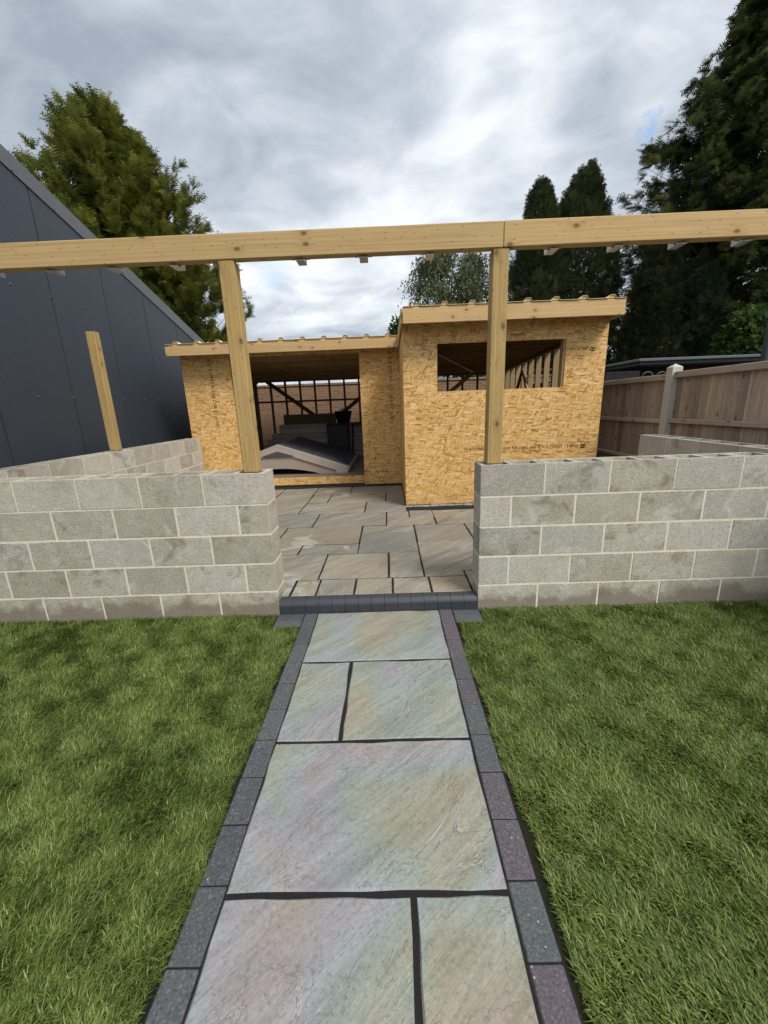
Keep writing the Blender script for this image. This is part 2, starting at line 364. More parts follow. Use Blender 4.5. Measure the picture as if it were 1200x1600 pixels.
# ------------------------------------------------------------------ object helpers
COL = scene.collection
MESHES = {}
def link(o, parent=None):
    COL.objects.link(o)
    if parent is not None: o.parent = parent
    return o
def tag(o, label=None, cat=None, group=None, kind=None):
    if label: o['label'] = label
    if cat: o['category'] = cat
    if group: o['group'] = group
    if kind: o['kind'] = kind
    return o
def thing(name, loc=(0, 0, 0), label=None, cat=None, group=None, kind=None):
    o = bpy.data.objects.new(name, None); o.empty_display_size = .1; o.location = loc
    COL.objects.link(o); bpy.context.view_layer.update()
    return tag(o, label, cat, group, kind)
def wloc(parent):  # world location of an unrotated parent chain
    v = Vector((0, 0, 0))
    while parent is not None: v += parent.location; parent = parent.parent
    return v
def uv_from(me, ax):
    uv = me.uv_layers.new(name='UVMap')
    vs = np.empty(len(me.vertices) * 3); me.vertices.foreach_get('co', vs); vs = vs.reshape(-1, 3)
    li = np.empty(len(me.loops), int); me.loops.foreach_get('vertex_index', li)
    o = [i for i in range(3) if i != ax]; q = vs[li]
    d = np.stack([q[:, ax], q[:, o[0]] + q[:, o[1]] * 1.13], 1)
    uv.data.foreach_set('uv', d.ravel())
def box_mesh(dx, dy, dz, mat, bevel):
    key = (round(dx, 4), round(dy, 4), round(dz, 4), mat, bevel)
    if key in MESHES: return MESHES[key]
    bm = bmesh.new(); bmesh.ops.create_cube(bm, size=1.0)
    bmesh.ops.scale(bm, vec=(dx, dy, dz), verts=bm.verts)
    if bevel: bmesh.ops.bevel(bm, geom=list(bm.edges), offset=min(bevel, dx * .3, dy * .3, dz * .3), segments=1, affect='EDGES', profile=.5)
    me = bpy.data.meshes.new('box'); bm.to_mesh(me); bm.free()
    uv_from(me, int(np.argmax((dx, dy, dz)))); me.materials.append(M[mat])
    MESHES[key] = me
    return me
def box(name, x0, x1, y0, y1, z0, z1, mat, parent=None, bevel=.003):
    o = bpy.data.objects.new(name, box_mesh(abs(x1 - x0), abs(y1 - y0), abs(z1 - z0), mat, bevel))
    o.location = Vector(((x0 + x1) / 2, (y0 + y1) / 2, (z0 + z1) / 2)) - (wloc(parent) if parent else Vector())
    return link(o, parent)
def bar(name, p0, p1, w, h, mat, parent=None, bevel=.002):
    p0, p1 = Vector(p0), Vector(p1); d = p1 - p0
    o = bpy.data.objects.new(name, box_mesh(d.length, w, h, mat, bevel))
    x = d.normalized(); y = Vector((0, 0, 1)).cross(x)
    if y.length < 1e-3: y = Vector((0, 1, 0))
    y.normalize(); z = x.cross(y)
    o.matrix_basis = Matrix(((x.x, y.x, z.x, 0), (x.y, y.y, z.y, 0), (x.z, y.z, z.z, 0), (0, 0, 0, 1)))
    o.location = (p0 + p1) / 2 - (wloc(parent) if parent else Vector())
    return link(o, parent)
def raw(name, verts, faces, mat, parent=None, loc=None, ax=0, smooth=False):
    loc = Vector(loc) if loc is not None else Vector(np.mean(np.array(verts), 0))
    me = bpy.data.meshes.new(name); me.from_pydata([tuple(Vector(v) - loc) for v in verts], [], faces); me.update()
    bm = bmesh.new(); bm.from_mesh(me); bmesh.ops.recalc_face_normals(bm, faces=bm.faces); bm.to_mesh(me); bm.free()
    if smooth: me.polygons.foreach_set('use_smooth', [True] * len(me.polygons))
    uv_from(me, ax); me.materials.append(M[mat])
    o = bpy.data.objects.new(name, me); o.location = loc - (wloc(parent) if parent else Vector())
    return link(o, parent)
def prism(name, poly, axis, a0, a1, mat, parent=None, ax=0):
    """extrude a 2-D polygon along an axis: axis 'y' -> poly in (x,z); 'x' -> (y,z); 'z' -> (x,y)"""
    def P(p, a): return {'y': (p[0], a, p[1]), 'x': (a, p[0], p[1]), 'z': (p[0], p[1], a)}[axis]
    n = len(poly); v = [P(p, a0) for p in poly] + [P(p, a1) for p in poly]
    f = [tuple(range(n))[::-1], tuple(range(n, 2 * n))] + [(i, (i + 1) % n, n + (i + 1) % n, n + i) for i in range(n)]
    return raw(name, v, f, mat, parent, ax=ax)
def tri_mesh(name, V, T, mat, parent=None, tint=None, loc=(0, 0, 0), smooth=False):
    me = bpy.data.meshes.new(name)
    V = np.asarray(V, np.float32) - np.asarray(loc, np.float32); T = np.asarray(T, np.int32)
    me.vertices.add(len(V)); me.vertices.foreach_set('co', V.ravel())
    me.loops.add(T.size); me.loops.foreach_set('vertex_index', T.ravel())
    me.polygons.add(len(T)); me.polygons.foreach_set('loop_start', np.arange(0, T.size, 3, dtype=np.int32))
    if smooth: me.polygons.foreach_set('use_smooth', np.ones(len(T), bool))
    me.update(calc_edges=True)
    if tint is not None:
        at = me.attributes.new('tint', 'FLOAT', 'POINT'); at.data.foreach_set('value', np.asarray(tint, np.float32))
    me.materials.append(M[mat])
    o = bpy.data.objects.new(name, me); o.location = Vector(loc) - (wloc(parent) if parent else Vector())
    return link(o, parent)
def tubes(name, paths, mat, parent=None, sides=6, loc=(0, 0, 0)):
    V, T = [], []
    for pts, rad in paths:
        pts = np.asarray(pts, float); n = len(pts); b0 = len(V)
        for i in range(n):
            t = pts[min(i + 1, n - 1)] - pts[max(i - 1, 0)]; t = t / (np.linalg.norm(t) + 1e-9)
            u = np.cross(t, (0, 0, 1.) if abs(t[2]) < .9 else (1., 0, 0)); u /= np.linalg.norm(u); w = np.cross(t, u)
            for k in range(sides):
                a = 2 * math.pi * k / sides; V.append(pts[i] + rad[i] * (u * math.cos(a) + w * math.sin(a)))
        for i in range(n - 1):
            for k in range(sides):
                a = b0 + i * sides + k; b = b0 + i * sides + (k + 1) % sides
                T += [(a, b, b + sides), (a, b + sides, a + sides)]
    return tri_mesh(name, V, T, mat, parent, None, loc, True)

# ------------------------------------------------------------------ ground, path, patio
rng = np.random.default_rng(7); R = random.Random(11)
gp = raw('ground', [(-300, -300, -.09), (300, -300, -.09), (300, 400, -.09), (-300, 400, -.09)], [(0, 1, 2, 3)], 'ground', loc=(0, 0, -.09)); tag(gp, kind='structure')
lawnL = box('lawn', -7.0, -.556, -8.0, -.004, -.12, -.016, 'soil', None, 0); tag(lawnL, kind='structure')
lawnR = box('lawn', .556, 3.55, -8.0, -.004, -.12, -.016, 'soil', None, 0); tag(lawnR, kind='structure')

def slab(name, poly, z, thick, mat, parent, jit=.0022):
    """hand-cut flag: polygon in plan with slightly uneven edges and a dressed rim"""
    pts = []
    n = len(poly)
    for i in range(n):
        a = np.array(poly[i]); b = np.array(poly[(i + 1) % n]); L = np.linalg.norm(b - a); k = max(2, min(8, int(L / .09)))
        nrm = np.array([b[1] - a[1], a[0] - b[0]]) / L
        for j in range(k):
            q = a + (b - a) * j / k
            pts.append(q + nrm * R.uniform(-jit, jit) * (1 if j else .4))
    c = np.mean(np.array(poly), 0); m_ = len(pts); v = []
    dz = [R.uniform(-.0012, .0012) for _ in pts]
    for q in pts: v.append((q[0], q[1], z - thick))
    for q in pts: v.append((q[0], q[1], z - .005))
    for q, e in zip(pts, dz):
        w = c - q; w = w / np.linalg.norm(w); v.append((q[0] + w[0] * .006, q[1] + w[1] * .006, z + e))
    f = [tuple(range(m_))[::-1], tuple(range(2 * m_, 3 * m_))]
    for lv in (0, 1):
        for i in range(m_): f.append((lv * m_ + i, lv * m_ + (i + 1) % m_, (lv + 1) * m_ + (i + 1) % m_, (lv + 1) * m_ + i))
    return raw(name, v, f, mat, parent, loc=(c[0], c[1], z))
def rect(x0, x1, y0, y1, gap=.0075): return [(x0 + gap, y0 + gap), (x1 - gap, y0 + gap), (x1 - gap, y1 - gap), (x0 + gap, y1 - gap)]

path = thing('path', (0, -2.0, 0), kind='structure')
box('jointing', -.56, .56, -6.8, -.004, -.11, -.0055, 'grout', path, 0)
for k in range(11):
    y1 = -.004 - .61 * k; y0 = y1 - .606
    kind = (0, 1, 0, 2)[k % 4]
    if kind == 0: cuts = [(-.460, .457)]
    elif kind == 1: cuts = [(-.460, -.155), (-.150, .457)]
    else: cuts = [(-.460, .147), (.152, .457)]
    for a, b in cuts: slab('paving_slab', rect(a, b, y0, y1, 0.0070 if k else .005), 0.0, .035, 'slab_path', path, .0038)
pv = {}
def paver(x0, x1, y0, y1, mat, parent, z=0.0):
    o = box('edging_paver', x0 + .0015, x1 - .0015, y0 + .0015, y1 - .0015, z - .06, z + R.uniform(-.0015, .002), mat, parent, .004)
    o.rotation_euler = (0, 0, R.uniform(-.006, .006)); return o
for k in range(33):
    y1 = -.2 * k - .002; paver(-.556, -.458, y1 - .198, y1, 'paver', path); paver(.456, .554, y1 - .198, y1, 'paver_w', path)
for s in (-1, 1):
    for k in range(2): paver(min(s * .56, s * .76), max(s * .56, s * .76), -.002 - .09 * (k + 1), -.002 - .09 * k, 'paver', path, -.004)

patio = thing('patio', (0, 2.0, .1), kind='structure')
PZ = .10
box('jointing', -4.05, 3.55, .09, 9.0, -.08, PZ - .0045, 'grout', patio, 0)
# bullnose step kerbs, each 100 mm wide
for k in range(15):
    x0 = -.75 + .1 * k
    prof = [(.0, -.06), (.0, .062), (.006, .074), (.026, .096), (.04, .101), (.088, .101), (.088, -.06)]
    v = [(x0 + .0012, y - .002 + 0, z) for y, z in prof] + [(x0 + .0988, y - .002, z) for y, z in prof]
    n = len(prof); dy = R.uniform(-.0015, .0015)
    v = [(a, b + dy, c) for a, b, c in v]
    f = [tuple(range(n))[::-1], tuple(range(n, 2 * n))] + [(i, (i + 1) % n, n + (i + 1) % n, n + i) for i in range(n)]
    raw('step_kerb', v, f, 'kerb', patio)
box('jointing', -.749, .749, .010, .085, -.06, .055, 'grout', patio, 0)
PS = []
for a, b in [(-.69, -.49), (-.49, -.19), (-.19, .115), (.115, .42), (.42, .735)]: PS.append(rect(a, b, .09, .392))
PS += [rect(-1.30, -.695, .09, .476), rect(.735, 1.04, .09, .495)]
PS.append([(-1.114, .482), (-.704, .482), (-.704, .398), (-.526, .398), (-.526, .994), (-1.114, .994)])
PS += [rect(-.52, .085, .392, 1.0), rect(.085, .388, .392, 1.0)]
PS.append([(.394, .398), (.729, .398), (.729, .501), (.994, .501), (.994, 1.304), (.394, 1.304)])
PS += [rect(-1.44, -.83, 1.0, 1.305), rect(-.83, -.222, 1.0, 1.292), rect(-1.15, -.23, 1.30, 1.955), rect(-.225, .388, 1.0, 1.655, .004), rect(-.225, .388, 1.655, 1.935, .004),
       rect(.392, 1.0, 1.31, 1.925), rect(1.0, 1.61, 1.31, 1.925), rect(-1.76, -1.15, 1.31, 1.965)]
PS += [rect(-1.46, -.855, 1.965, 2.605), rect(-.855, .062, 1.95, 2.595), rect(.062, .672, 1.935, 2.27), rect(.062, .362, 2.27, 2.585), rect(.362, .685, 2.26, 2.615), rect(.675, 1.29, 1.93, 2.60), rect(1.29, 1.90, 1.93, 2.60)]
PS += [rect(-1.785, -1.17, 2.61, 2.90), rect(-1.785, -1.17, 2.90, 3.72), rect(-1.785, -1.18, 3.72, 4.45), rect(-1.17, -.245, 2.60, 3.26), rect(-.245, .345, 2.59, 3.235)]
PS += [rect(-1.17, -.857, 3.27, 3.885), rect(-.857, .05, 3.245, 3.875), rect(.05, .345, 3.235, 3.875), rect(-1.18, -.56, 3.89, 4.47), rect(-.56, .345, 3.88, 4.47)]
# the rest of the patio behind the block walls
y = .23
PS += [rect(1.61, 2.22, 1.31, 1.925), rect(2.22, 2.83, 1.31, 1.925), rect(1.9, 2.51, 1.93, 2.6), rect(2.51, 2.98, 1.93, 2.6), rect(1.04, 1.65, .24, .85), rect(1.65, 2.26, .24, .85), rect(2.26, 2.98, .24, .85), rect(1.0, 1.61, .86, 1.305), rect(1.61, 2.2, .86, 1.305), rect(2.2, 2.98, .86, 1.305)]
for j, (a, b) in enumerate([(.24, .99), (1.0, 1.305), (1.31, 1.96), (1.965, 2.6), (2.61, 3.22), (3.23, 3.84), (3.85, 4.45)]):
    lim = [-1.12, -1.45, -1.77, -1.47, -1.79, -1.79, -1.79][j]; x = lim
    while x > -3.12:
        w = min([.61, .92, .305][(j + int(-x * 3)) % 3], x + 3.2)
        if x - w < -3.0: w = x + 3.2
        PS.append(rect(x - w, x, a, b)); x -= w
for p_ in PS: slab('paving_slab', p_, PZ + R.uniform(-.0015, .0015), .04, 'slab_patio', patio)

# ------------------------------------------------------------------ concrete block walls
ZT = 1.083; CH = .225; BL, BH, BT = .44, .215, .215
def hollow_mesh(L, ax, cells):
    key = ('hollow', round(L, 4), ax)
    if key in MESHES: return MESHES[key]
    # outline of the block in plan (local u along length, v across), rectangular cells right through
    h = L / 2; t = BT / 2; us = [-h]; c0 = .034
    if cells == 2: us = [-h, -h + c0, -.017, .017, h - c0, h]
    else: us = [-h, -h + c0, h - c0, h]
    vs = [-t, -t + c0, t - c0, t]
    hole = set((i, 1) for i in range(1, len(us) - 2, 2))
    V = []; idx = {}
    def vid(i, j, k):
        if (i, j, k) not in idx:
            u, v, z = us[i], vs[j], (-BH / 2, BH / 2)[k]
            idx[(i, j, k)] = len(V); V.append((u, v, z) if ax == 'x' else (v, u, z))
        return idx[(i, j, k)]
    F = []
    nu, nv = len(us) - 1, len(vs) - 1
    solid = lambda i, j: 0 <= i < nu and 0 <= j < nv and (i, j) not in hole
    for i in range(nu):
        for j in range(nv):
            if not solid(i, j): continue
            F += [(vid(i, j, 1), vid(i + 1, j, 1), vid(i + 1, j + 1, 1), vid(i, j + 1, 1)), (vid(i, j, 0), vid(i, j + 1, 0), vid(i + 1, j + 1, 0), vid(i + 1, j, 0))]
            for di, dj, a, b in ((-1, 0, (i, j), (i, j + 1)), (1, 0, (i + 1, j + 1), (i + 1, j)), (0, -1, (i + 1, j), (i, j)), (0, 1, (i, j + 1), (i + 1, j + 1))):
                if not solid(i + di, j + dj): F.append((vid(*a, 0), vid(*b, 0), vid(*b, 1), vid(*a, 1)))
    me = bpy.data.meshes.new('hollow_block'); me.from_pydata(V, [], F); me.update()
    bm = bmesh.new(); bm.from_mesh(me); bmesh.ops.recalc_face_normals(bm, faces=bm.faces); bm.to_mesh(me); bm.free()
    uv_from(me, 0); me.materials.append(M['block']); MESHES[key] = me
    return me
def run(parent, ax, start, end, face, first_half, mort, free_end):
    """one straight run of 5 courses; ax 'x': along X from start to end, face = near Y; ax 'y': along Y, face = low X"""
    sgn = 1 if end > start else -1; tot = abs(end - start)
    for c in range(5):
        zc = ZT - CH * c - BH / 2
        pos = 0.0; half = (c % 2 == 1) == first_half; first = True
        while pos < tot - .02:
            L = .215 if (first and half) else BL
            L = min(L, tot - pos)
            if tot - pos - L < .07: L = tot - pos
            a = start + sgn * (pos + L / 2)
            if c == 0: me = hollow_mesh(L, ax, 2 if L > .3 else 1)
            else: me = box_mesh(*((L, BT, BH) if ax == 'x' else (BT, L, BH)), 'block', .0035)
            o = bpy.data.objects.new('block', me)
            jx = R.uniform(-.0015, .0015)
            o.location = Vector((a, face + BT / 2 + jx, zc) if ax == 'x' else (face + BT / 2 + jx, a, zc)) - wloc(parent)
            if c != 0 and R.random() < .5: o.rotation_euler = (0, 0, math.pi)
            link(o, parent)
            if c == 0 and not first:
                j = start + sgn * (pos - .005)
                for q in ((face + .0015, face + .036), (face + BT - .036, face + BT - .0015)):
                    mort.append(((j - .0049, j + .0049, q[0], q[1], zc - BH / 2, ZT - .002) if ax == 'x' else (q[0], q[1], j - .0049, j + .0049, zc - BH / 2, ZT - .002)))
            pos += L + .01; first = False
    s0, s1 = min(start, end), max(start, end)
    e0 = .0016 if (free_end == 'low' or free_end == 'both') else -.0; e1 = .0016 if (free_end in ('high', 'both')) else 0.0
    zc = ZT - BH - .001
    mort.append((s0 + e0, s1 - e1, face + .0022, face + BT - .0022, -.09, zc) if ax == 'x' else (face + .0022, face + BT - .0022, s0 + e0, s1 - e1, -.09, zc))
def boxes_mesh(name, bl, mat, parent):
    V, F = [], []
    for x0, x1, y0, y1, z0, z1 in bl:
        b = len(V); V += [(x0, y0, z0), (x1, y0, z0), (x1, y1, z0), (x0, y1, z0), (x0, y0, z1), (x1, y0, z1), (x1, y1, z1), (x0, y1, z1)]
        F += [tuple(b + i for i in q) for q in ((0, 3, 2, 1), (4, 5, 6, 7), (0, 1, 5, 4), (1, 2, 6, 5), (2, 3, 7, 6), (3, 0, 4, 7))]
    return raw(name, V, F, mat, parent)
XL, XR = -.752, .752
wl = thing('concrete_block_wall', (-2.1, .1, 0), 'L-shaped grey concrete block wall left of the path, in front of the dark metal building', 'wall')
mo = []; run(wl, 'x', XL, -3.42, .003, True, mo, 'high'); run(wl, 'y', .228, 4.40, -3.42, True, mo, 'high'); boxes_mesh('mortar', mo, 'mortar', wl)
wr = thing('concrete_block_wall', (2.0, .1, 0), 'L-shaped grey concrete block wall right of the path, in front of the wooden fence', 'wall')
mo = []; run(wr, 'x', XR, 3.215, .003, True, mo, 'low'); run(wr, 'y', 1.93, .228, 3.0, True, mo, 'high'); boxes_mesh('mortar', mo, 'mortar', wr)

# ------------------------------------------------------------------ timber frame on the walls
fr = thing('pergola', (0, .1, ZT), 'pale timber beam on upright posts standing on the block walls over the path', 'pergola')
BZ0, BZ1 = 2.424, 2.568
bmL = box('beam', -3.05, .8655, .052, .122, BZ0, BZ1, 'timber', fr, .004)
bmR = box('beam', .8675, 3.05, .050, .120, BZ0 + .001, BZ1, 'timber', fr, .004)
def post(name, x0, y0, z0, z1, parent=None, mat='post', s=.1):
    return box(name, x0, x0 + s, y0, y0 + s, z0, z1, mat, parent, .005)
for x0 in (-.912, .806, -2.99, 2.90): post('post', x0, .058, ZT, BZ0, fr)
def hanger(x, parent, y=.122):
    V = [(x - .026, y, BZ0 - .012), (x + .026, y, BZ0 - .012), (x + .026, y + .075, BZ0 - .012), (x - .026, y + .075, BZ0 - .012)]
    bl = [(x - .026, x + .026, y - .045, y + .06, BZ0 - .014, BZ0 - .011), (x - .026, x - .0235, y + .002, y + .06, BZ0 - .011, BZ0 + .10), (x + .0235, x + .026, y + .002, y + .06, BZ0 - .011, BZ0 + .10), (x - .056, x - .026, y + .001, y + .0035, BZ0 + .0, BZ0 + .10), (x + .026, x + .056, y + .001, y + .0035, BZ0 + .0, BZ0 + .10)]
    boxes_mesh('joist_hanger', bl, 'galv', parent)
for x in (-2.4, -2.0, -1.6, -1.2, -.4, 0, .42): hanger(x, fr)
for x in (1.19, 1.59, 1.98, 2.38): hanger(x, fr)
sp = post('timber_post', -3.385, 2.29, ZT, 2.475); tag(sp, 'short sawn timber post standing alone on the left block wall before the metal building', 'post')

# ------------------------------------------------------------------ garden building
SH = thing('garden_building', (-.2, 5.5, PZ), 'unfinished garden building of timber frame and golden OSB boards beyond the patio', 'garden building')
RX0, RX1, FY, LX0, LY, BY = .345, 3.0, 2.86, -3.385, 4.5, 8.4
T_ = .018
# right-hand section
box('osb_panel', RX0, 2.860, FY, FY + T_, .122, 1.338, 'osb_x', SH, .001)
WX0, WX1, WZ0, WZ1 = .795, 2.47, 1.668, 2.266
def holed(name, x0, x1, z0, z1, hx0, hx1, hz0, hz1, y, mat, parent):
    o_ = [(x0, z0), (x1, z0), (x1, z1), (x0, z1)]; h_ = [(hx0, hz0), (hx1, hz0), (hx1, hz1), (hx0, hz1)]
    V = []; F = []
    for yy in (y, y + T_): V += [(a, yy, b) for a, b in o_] + [(a, yy, b) for a, b in h_]
    for i in range(4):
        j = (i + 1) % 4
        F += [(i, j, 4 + j, 4 + i), (8 + i, 12 + i, 12 + j, 8 + j), (i, 8 + i, 8 + j, j), (4 + i, 4 + j, 12 + j, 12 + i)]
    return raw(name, V, F, mat, parent)
upper = holed('osb_panel', RX0, 2.860, 1.340, 2.56, WX0, WX1, WZ0, WZ1, FY, 'osb_x', SH)
low_r = box('osb_panel', 2.862, RX1, FY, FY + T_, .122, 1.338, 'osb_x', SH, .001)
box('osb_panel', 2.862, RX1, FY, FY + T_, 1.340, 2.56, 'osb_x', SH, .001)
box('osb_panel', RX0, RX0 + T_, FY + T_ + .001, LY + .02, .122, 1.338, 'osb_y', SH, .001)
box('osb_panel', RX0, RX0 + T_, FY + T_ + .001, LY + .02, 1.340, 2.55, 'osb_y', SH, .001)
box('plinth', RX0 + .03, RX1 - .02, FY + .03, BY, PZ - .01, .16, 'plinth', SH, .004)
boxes_mesh('mortar_fillet', [(RX0 - .012 + .12 * i, RX0 + .1 + .12 * i, FY - R.uniform(.012, .04), FY + .029, PZ - .01, PZ + R.uniform(.004, .014)) for i in range(20)], 'sub', SH)
# left-hand section
pA = box('osb_panel', LX0, -2.55, LY, LY + T_, .302, 2.40, 'osb_x', SH, .001)
pB = box('osb_panel', -.335, RX0 - .001, LY, LY + T_, .135, 2.40, 'osb_x', SH, .001)
box('osb_panel', LX0, RX0 - .001, LY + .001, LY + T_, 2.402, 2.52, 'osb_x', SH, .001)
box('osb_panel', LX0, -.337, LY + .001, LY + T_, .165, .30, 'osb_x', SH, .001)
box('plinth', LX0 + .03, RX0 - .01, LY + .04, BY, PZ - .01, .20, 'plinth', SH, .004)
box('floor', LX0 + .02, RX0 - .002, LY + T_, BY, .22, .298, 'floor', SH, .002)
box('floor', RX0 + .02, RX1 - .02, FY + T_ + .002, BY, .22, .296, 'floor', SH, .002)
# studs
SW, SD = .047, .095
def stud(x, y, z0, z1, mat='stud', along='x'):
    return box('stud', x, x + (SW if along == 'x' else SD), y, y + (SD if along == 'x' else SW), z0, z1, mat, SH, .002)
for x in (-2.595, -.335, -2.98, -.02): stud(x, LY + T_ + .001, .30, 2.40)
for x in (WX0 - .047, WX1 - .047 + .02, RX0 + .02, RX1 - .05): stud(x, FY + T_ + .001, .30, 2.50)
box('sill_rail', WX0, WX1 - .03, FY + T_ + .001, FY + T_ + SD, WZ0 - .048, WZ0 - .001, 'stud', SH, .002)
box('lintel', WX0, WX1 - .03, FY + T_ + .001, FY + T_ + .06, WZ1 + .001, 2.42, 'darkstud', SH, .002)
ROOF = lambda y: 2.655 - .036 * (y - 2.56)      # top of the rafters
# right side frame, open to the fence
k = 0
y = FY + .30
while y < BY - .1:
    stud(RX1 - SD, y, .30, ROOF(y) - .27, 'stud', 'y'); y += .40
bar('top_plate', (RX1 - .047, FY + .12, ROOF(FY + .1) - .235), (RX1 - .047, BY, ROOF(BY) - .235), .095, .047, 'darkstud', SH)
bar('brace', (RX1 - SD - .02, 5.9, 2.10), (RX1 - SD - .02, 7.1, .6), .03, .09, 'darkstud', SH)
bar('brace', (RX1 - SD - .02, 5.85, 2.10), (RX1 - SD - .02, 4.9, .9), .03, .09, 'stud', SH)
# left side frame
y = LY + .35
while y < BY - .1:
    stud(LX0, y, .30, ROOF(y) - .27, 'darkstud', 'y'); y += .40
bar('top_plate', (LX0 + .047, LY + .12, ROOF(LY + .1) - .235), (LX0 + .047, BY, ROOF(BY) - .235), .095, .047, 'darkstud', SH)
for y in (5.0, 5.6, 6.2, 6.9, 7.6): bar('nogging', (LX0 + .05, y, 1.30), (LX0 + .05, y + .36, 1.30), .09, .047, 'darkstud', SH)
# back frame
ZB = 2.27
x = LX0 + .02
xs = []
while x < RX1 - .02:
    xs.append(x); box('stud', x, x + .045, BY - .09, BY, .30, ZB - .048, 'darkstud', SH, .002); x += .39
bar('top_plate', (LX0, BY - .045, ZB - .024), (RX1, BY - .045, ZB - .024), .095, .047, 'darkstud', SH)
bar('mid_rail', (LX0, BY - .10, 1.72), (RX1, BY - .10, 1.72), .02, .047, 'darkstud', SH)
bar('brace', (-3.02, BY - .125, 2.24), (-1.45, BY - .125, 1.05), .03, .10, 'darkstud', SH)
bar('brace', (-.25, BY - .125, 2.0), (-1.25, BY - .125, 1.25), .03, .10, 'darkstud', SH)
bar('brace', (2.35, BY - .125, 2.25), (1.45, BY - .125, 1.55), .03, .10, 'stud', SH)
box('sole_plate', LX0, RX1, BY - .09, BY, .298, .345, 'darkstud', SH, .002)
# joists across, deck boards and profiled sheet
def roof(x0, x1, yf, label_side):
    y = yf + .36
    while y < BY:
        box('joist', x0 + .03, x1 - .03, y, y + .047, ROOF(y) - .20, ROOF(y) - .055, 'ceil', SH, .002); y += .40
    y = yf + .03
    while y < BY + .05:
        bar('deck_board', (x0 + .012, y + .098, ROOF(y) - .040), (x1 - .012, y + .098, ROOF(y) - .040), .192, .022, 'ceil', SH, .0015); y += .197
    # profiled sheet
    prof = []; n = int(round((x1 - x0) / .355)); w = (x1 - x0) / n
    for i in range(n):
        a = x0 + i * w; m = a + w * .5
        prof += [(a, 0), (m - .048, 0), (m - .026, .036), (m + .026, .036), (m + .048, 0)]
    prof.append((x1, 0))
    V, F = [], []
    y0, y1 = yf - .015, BY + .12
    for yy in (y0, y1):
        for lift in (0, -.004):
            V += [(px, yy, ROOF(yy) + .004 + pz + lift) for px, pz in prof]
    m_ = len(prof)
    for i in range(m_ - 1):
        F += [(i, i + 1, 2 * m_ + i + 1, 2 * m_ + i), (m_ + i, 3 * m_ + i, 3 * m_ + i + 1, m_ + i + 1), (i, m_ + i, m_ + i + 1, i + 1), (2 * m_ + i, 2 * m_ + i + 1, 3 * m_ + i + 1, 3 * m_ + i)]
    raw('roof_sheet', V, F, 'roofsheet', SH)
    # foam closers under the crowns at the eave
    for i in range(n):
        m = x0 + (i + .5) * w
        prism('eave_filler', [(m - .043, .004), (m + .043, .004), (m + .024, .033), (m - .024, .033)], 'y', 0, .03, 'roofsheet', SH).location += Vector((0, yf + .0, ROOF(yf)))
roof(RX0 + .004, RX1 + .02, 2.56, 'r'); roof(LX0 - .06, RX0 - .004, 4.20, 'l')
box('fascia_board', RX0 - .004, RX1 + .022, 2.558, 2.583, 2.468, 2.650, 'timber', SH, .004)
box('fascia_board', LX0 - .075, RX0 - .006, 4.190, 4.215, 2.418, 2.562, 'timber', SH, .004)
box('eave_strip', LX0 - .03, RX0 - .006, 4.207, 4.247, 2.5635, ROOF(4.2) + .0, 'timber', SH, .003)
bar('barge_board', (RX0 - .018, 2.585, ROOF(2.58) - .095), (RX0 - .018, BY, ROOF(BY) - .095), .02, .17, 'timber', SH)
bar('barge_board', (RX1 + .012, 2.585, ROOF(2.58) - .095), (RX1 + .012, BY, ROOF(BY) - .095), .02, .17, 'timber', SH)
for x in (.36, 1.19, 2.06, 2.945): box('rafter_tail', x, x + .045, 2.584, FY - .001, 2.50, 2.60, 'ceil', SH, .002)
for x in (-3.36, -2.5, -1.62, -.75, .25): box('rafter_tail', x, x + .045, 4.216, LY - .001, 2.44, 2.55, 'ceil', SH, .002)
bar('strap', (.75, 4.2, 2.395), (2.3, 7.9, 2.255), .04, .004, 'galv', SH, 0)
bar('strap', (-2.9, 4.8, 2.375), (-.6, 7.8, 2.26), .04, .004, 'stud', SH, 0)

# printed lettering on the OSB boards
def lettering(txt, size, origin, udir, vdir, parent):
    cu = bpy.data.curves.new('lettering', 'FONT'); cu.body = txt; cu.size = size; cu.resolution_u = 2; cu.space_character = 1.1
    o = bpy.data.objects.new('tmp', cu); COL.objects.link(o); bpy.context.view_layer.update()
    me = bpy.data.meshes.new_from_object(o.evaluated_get(bpy.context.evaluated_depsgraph_get()))
    COL.objects.unlink(o); bpy.data.objects.remove(o)
    u, v = Vector(udir), Vector(vdir)
    for vt in me.vertices: vt.co = u * vt.co.x + v * vt.co.y
    me.materials.clear(); me.materials.append(M['ink'])
    ob = bpy.data.objects.new('printed_lettering', me); ob['kind'] = 'stuff'; ob.location = Vector(origin) - wloc(parent)
    return link(ob, parent)
def stamp(cx, cz, y, s, parent):   # small house-shaped mark in a ring of dashes, printed upside down
    pl = [[(-.5, .1), (.5, .1), (.5, .25), (-.5, .25)], [(-.5, .1), (-.35, .1), (-.35, -.3), (-.5, -.3)], [(.35, .1), (.5, .1), (.5, -.3), (.35, -.3)], [(-.6, -.3), (.6, -.3), (0, -.62)], [(-.18, .05), (.18, .05), (.18, -.2), (-.18, -.2)]]
    V, F = [], []
    for q in pl:
        b = len(V); V += [(cx + a * s, y, cz - c * s * -1) for a, c in q]; F.append(tuple(range(b, b + len(q))))
    raw('printed_mark', V, F, 'ink', parent)
yp = FY - .0015
lettering('OSB E1 (0001) 5 X 8 MM 2397 EN 300 LINE STRUCTURAL', .058, (2.735, yp, .905), (-1, 0, 0), (0, 0, -1), low_r)
lettering('PANEL 2397   300 15   EN 13986', .040, (2.18, yp, .845), (-1, 0, 0), (0, 0, -1), low_r)
stamp(2.80, .885, yp, .07, low_r)
